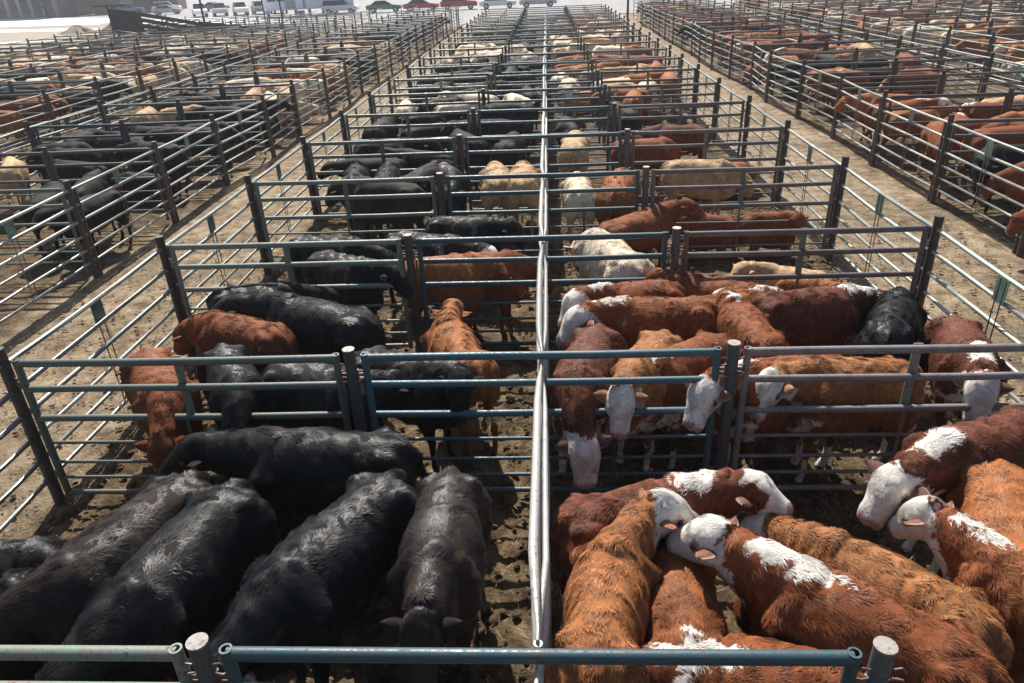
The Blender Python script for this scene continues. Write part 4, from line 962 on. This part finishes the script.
spec = [(-26.9, 110.5, .05, 'white', 'suv', 'white parked car at the left end of the far row of cars'), (-20.9, 109.5, .1, 'teal', 'sedan', 'dark teal parked sedan between a white car and a red one'),
        (-15.9, 108.5, .05, 'red', 'sedan', 'red parked sedan next to the dark teal one'), (-11.0, 107.6, .12, 'red', 'suv', 'red parked car left of a white sedan'),
        (-6.0, 106.5, .05, 'white', 'sedan', 'white parked sedan with dark windows right of the red cars'), (-1.0, 105.5, .08, 'silver', 'sedan', 'silver parked car at the right end of the far row'),
        (-50.2, 117.5, -1.1, 'white', 'pickup', 'white pickup leftmost of the angled row beside the trailer'), (-47.2, 117.5, -1.1, 'silver', 'suv', 'silver vehicle second in the angled row left of the trailer'),
        (-44.2, 117.6, -1.1, 'white', 'suv', 'white vehicle in the middle of the angled row left of the trailer'), (-41.4, 117.6, -1.1, 'grey', 'suv', 'dark grey vehicle in the angled row left of the trailer'),
        (-38.6, 117.6, -1.1, 'white', 'pickup', 'white pickup nearest the trailer'), (-62.0, 132, .2, 'silver', 'sedan', 'silver sedan parked alone in front of the far road'),
        (-72, 139, .2, 'blue', 'suv', 'dark blue vehicle beside the brick building'), (-66.5, 141.5, .2, 'white', 'suv', 'white vehicle on the far road left of the silver sedan'), (-56, 137, .2, 'grey', 'sedan', 'grey car on the far road right of the silver sedan')]
for s_ in spec: car(s_[0], s_[1]-(7 if s_[0] > -30 else 4), *s_[2:])

def pole(x, y, h, r, label, lamp=False):
    e = empty('utility_pole' if not lamp else 'light_pole', (x, y, 0)); tag(e, label, 'pole')
    b = MB(); b.tube([(0, 0, -.1), (0, 0, h)], [r, r*.7], 8); b.build('shaft', M['post'], e)
    b = MB(); b.box((0, 0, h-.5), (1.8, .1, .12)); b.build('cross_arm', M['post'], e, 0)
pole(-25.2, 57.5, 9, .09, 'dark utility pole just right of the loading chute'); pole(-22.6, 63, 8, .05, 'thin pole between the chute and the trailer')
pole(-19.5, 58, 8, .06, 'thin pole in front of the office trailer'); pole(5.9, 57.6, 8, .09, 'pole at the far end of the right alley'); pole(27.0, 50.5, 8, .16, 'thick leaning post among the right pens'); pole(-12.4, 77.8, 8, .05, 'thin pole before the row of parked cars')

# bare dark shrubs and spoil heaps by the yard edge
def tree(x, y, h, cr, label, seed):
    rg = random.Random(seed); e = empty('tree', (x, y, 0)); tag(e, label, 'tree', None)
    t = MB(); t.tube([(0, 0, -.1), (.1, 0, h*.35), (.05, .1, h*.75)], [h*.03, h*.022, h*.008], 7)
    for i in range(9):
        a = rg.uniform(0, 6.28); z0 = h*rg.uniform(.25, .6); L_ = cr*rg.uniform(.6, 1); t.tube([(.08, 0, z0), (math.cos(a)*L_*.5, math.sin(a)*L_*.5, z0+L_*.5), (math.cos(a)*L_, math.sin(a)*L_, z0+L_*.8)], [h*.012, h*.008, h*.003], 5)
    t.build('trunk', mat('bark', (.06, .045, .035), .9), e)
    c_ = MB(); cl = [(rg.gauss(0, cr*.4), rg.gauss(0, cr*.4), h*.62+rg.gauss(0, h*.15)) for _ in range(24)]
    for i in range(2600):
        q = rg.choice(cl); p = Vector((q[0]+rg.gauss(0, cr*.17), q[1]+rg.gauss(0, cr*.17), q[2]+rg.gauss(0, cr*.17)))
        a = Vector((rg.gauss(0, 1), rg.gauss(0, 1), rg.gauss(0, 1))).normalized()*.11; b2 = a.cross(Vector((rg.gauss(0, 1), rg.gauss(0, 1), 1))).normalized()*.07
        c_.add([p-a, p+b2, p+a, p-b2], [(0, 1, 2, 3)])
    c_.build('crown', M['leaf'], e, 0)
M['leaf'] = mat('dark needles', (.035, .05, .03), .8)
tree(-88.5, 137.5, 9, 2.6, 'dark evergreen standing between the two far left buildings', 1); tree(-70.5, 142, 7, 2.2, 'dark tree at the right corner of the brick building', 2); tree(-84.5, 139.5, 8, 2.0, 'second evergreen touching the brick building', 3)
MSP = ground_mat('spoil earth', (.20, .15, .10), (.34, .27, .2), 1.5)
for i, (x, y, a, h) in enumerate([(-51.5, 84.5, 2.4, .9), (-46.6, 83, 1.8, 1.1), (-48.8, 86, 1.3, .6)]):
    rg = random.Random(i); vs = [(0, 0, h)]; fs = []; n = 22
    for k in range(1, 6):
        for j in range(n):
            q = 2*math.pi*j/n; rr = a*k/5*(1+.25*math.sin(3*q+i)+rg.uniform(-.07, .07)); vs.append((rr*math.cos(q), rr*.6*math.sin(q), h*(1-k/5)**1.1*rg.uniform(.8, 1.15)-.05*(k == 5)))
    for j in range(n): fs.append((0, 1+j, 1+(j+1) % n))
    for k in range(4):
        for j in range(n): fs.append((1+k*n+j, 1+(k+1)*n+j, 1+(k+1)*n+(j+1) % n, 1+k*n+(j+1) % n))
    b = MB(); b.add(vs, fs); o = b.build('earth_mound', MSP, None, 50); o.location = (x, y, 0); tag(o, ['long low earth mound at the yard edge', 'taller earth mound beside the loading chute', 'smallest earth mound behind the long one'][i], 'mound')

# loose straw and dung clods lying on the ground near the camera
rg = np.random.default_rng(5); n = 16000
X = rg.uniform(-7.5, 7.5, n); Y = 1.2+rg.random(n)**1.4*13; L_ = rg.uniform(.02, .07, n); A = rg.uniform(0, math.pi, n); Z = rg.uniform(.004, .03, n)
dxy = np.stack([np.cos(A)*L_/2, np.sin(A)*L_/2], 1); wx = np.stack([-np.sin(A), np.cos(A)], 1)*rg.uniform(.001, .0028, (n, 1))
c3 = np.stack([X, Y], 1); q = [np.concatenate([c3+s1*dxy+s2*wx, (Z+s1*.012)[:, None]], 1) for s1, s2 in ((-1, -1), (1, -1), (1, 1), (-1, 1))]
me = npmesh('straw_litter', np.stack(q, 1).reshape(-1, 3), np.arange(4*n).reshape(-1, 4), (mat('straw', (.42, .33, .20), .8),), False)
tag(link('straw_litter', me), 'loose bits of straw lying on the trampled dirt', 'straw', kind='stuff')
n = 15000; X = rg.uniform(-7.4, 7.4, n); Y = 1.2+rg.random(n)**1.3*12; s = (.008+.045*rg.random(n)**2.5)*np.where((X > XL) & (X < XR), 1.0, .7)
ico = np.array([(1, 0, 0), (-1, 0, 0), (0, 1, 0), (0, -1, 0), (0, 0, 1), (0, 0, -1), (.6, .6, .5), (-.6, .6, .5), (.6, -.6, .5), (-.6, -.6, .5)])
fi = np.array([(0, 6, 8), (0, 2, 6), (2, 7, 6), (2, 1, 7), (1, 9, 7), (1, 3, 9), (3, 8, 9), (3, 0, 8), (4, 8, 6), (4, 6, 7), (4, 7, 9), (4, 9, 8)])
V = (ico[None]*rg.uniform(.6, 1.3, (n, 10, 1)))*s[:, None, None]*np.array([1, 1, .6]); V[:, :, 0] += X[:, None]; V[:, :, 1] += Y[:, None]; V[:, :, 2] += .002
me = npmesh('dung_clods', V.reshape(-1, 3), (fi[None]+np.arange(n)[:, None, None]*10).reshape(-1, 3), (gm,), True)
tag(link('dung_clods', me), 'crumbled dung and dirt clods scattered over the pen floor', 'dirt clods', kind='stuff')

# air
hz = MB(); hz.box((0, 115, 7), (560, 250, 16)); ho = hz.build('haze', None, None, 0)
hm = bpy.data.materials.new('haze'); hm.use_nodes = True; t = hm.node_tree; t.nodes.clear(); out = t.nodes.new('ShaderNodeOutputMaterial'); pv = t.nodes.new('ShaderNodeVolumePrincipled')
pv.inputs['Color'].default_value = (.92, .95, 1, 1); pv.inputs['Density'].default_value = .0008; pv.inputs['Anisotropy'].default_value = .3; t.links.new(pv.outputs[0], out.inputs['Volume']); ho.data.materials.append(hm); tag(ho, 'pale hazy air over the far pens', 'haze', kind='stuff')
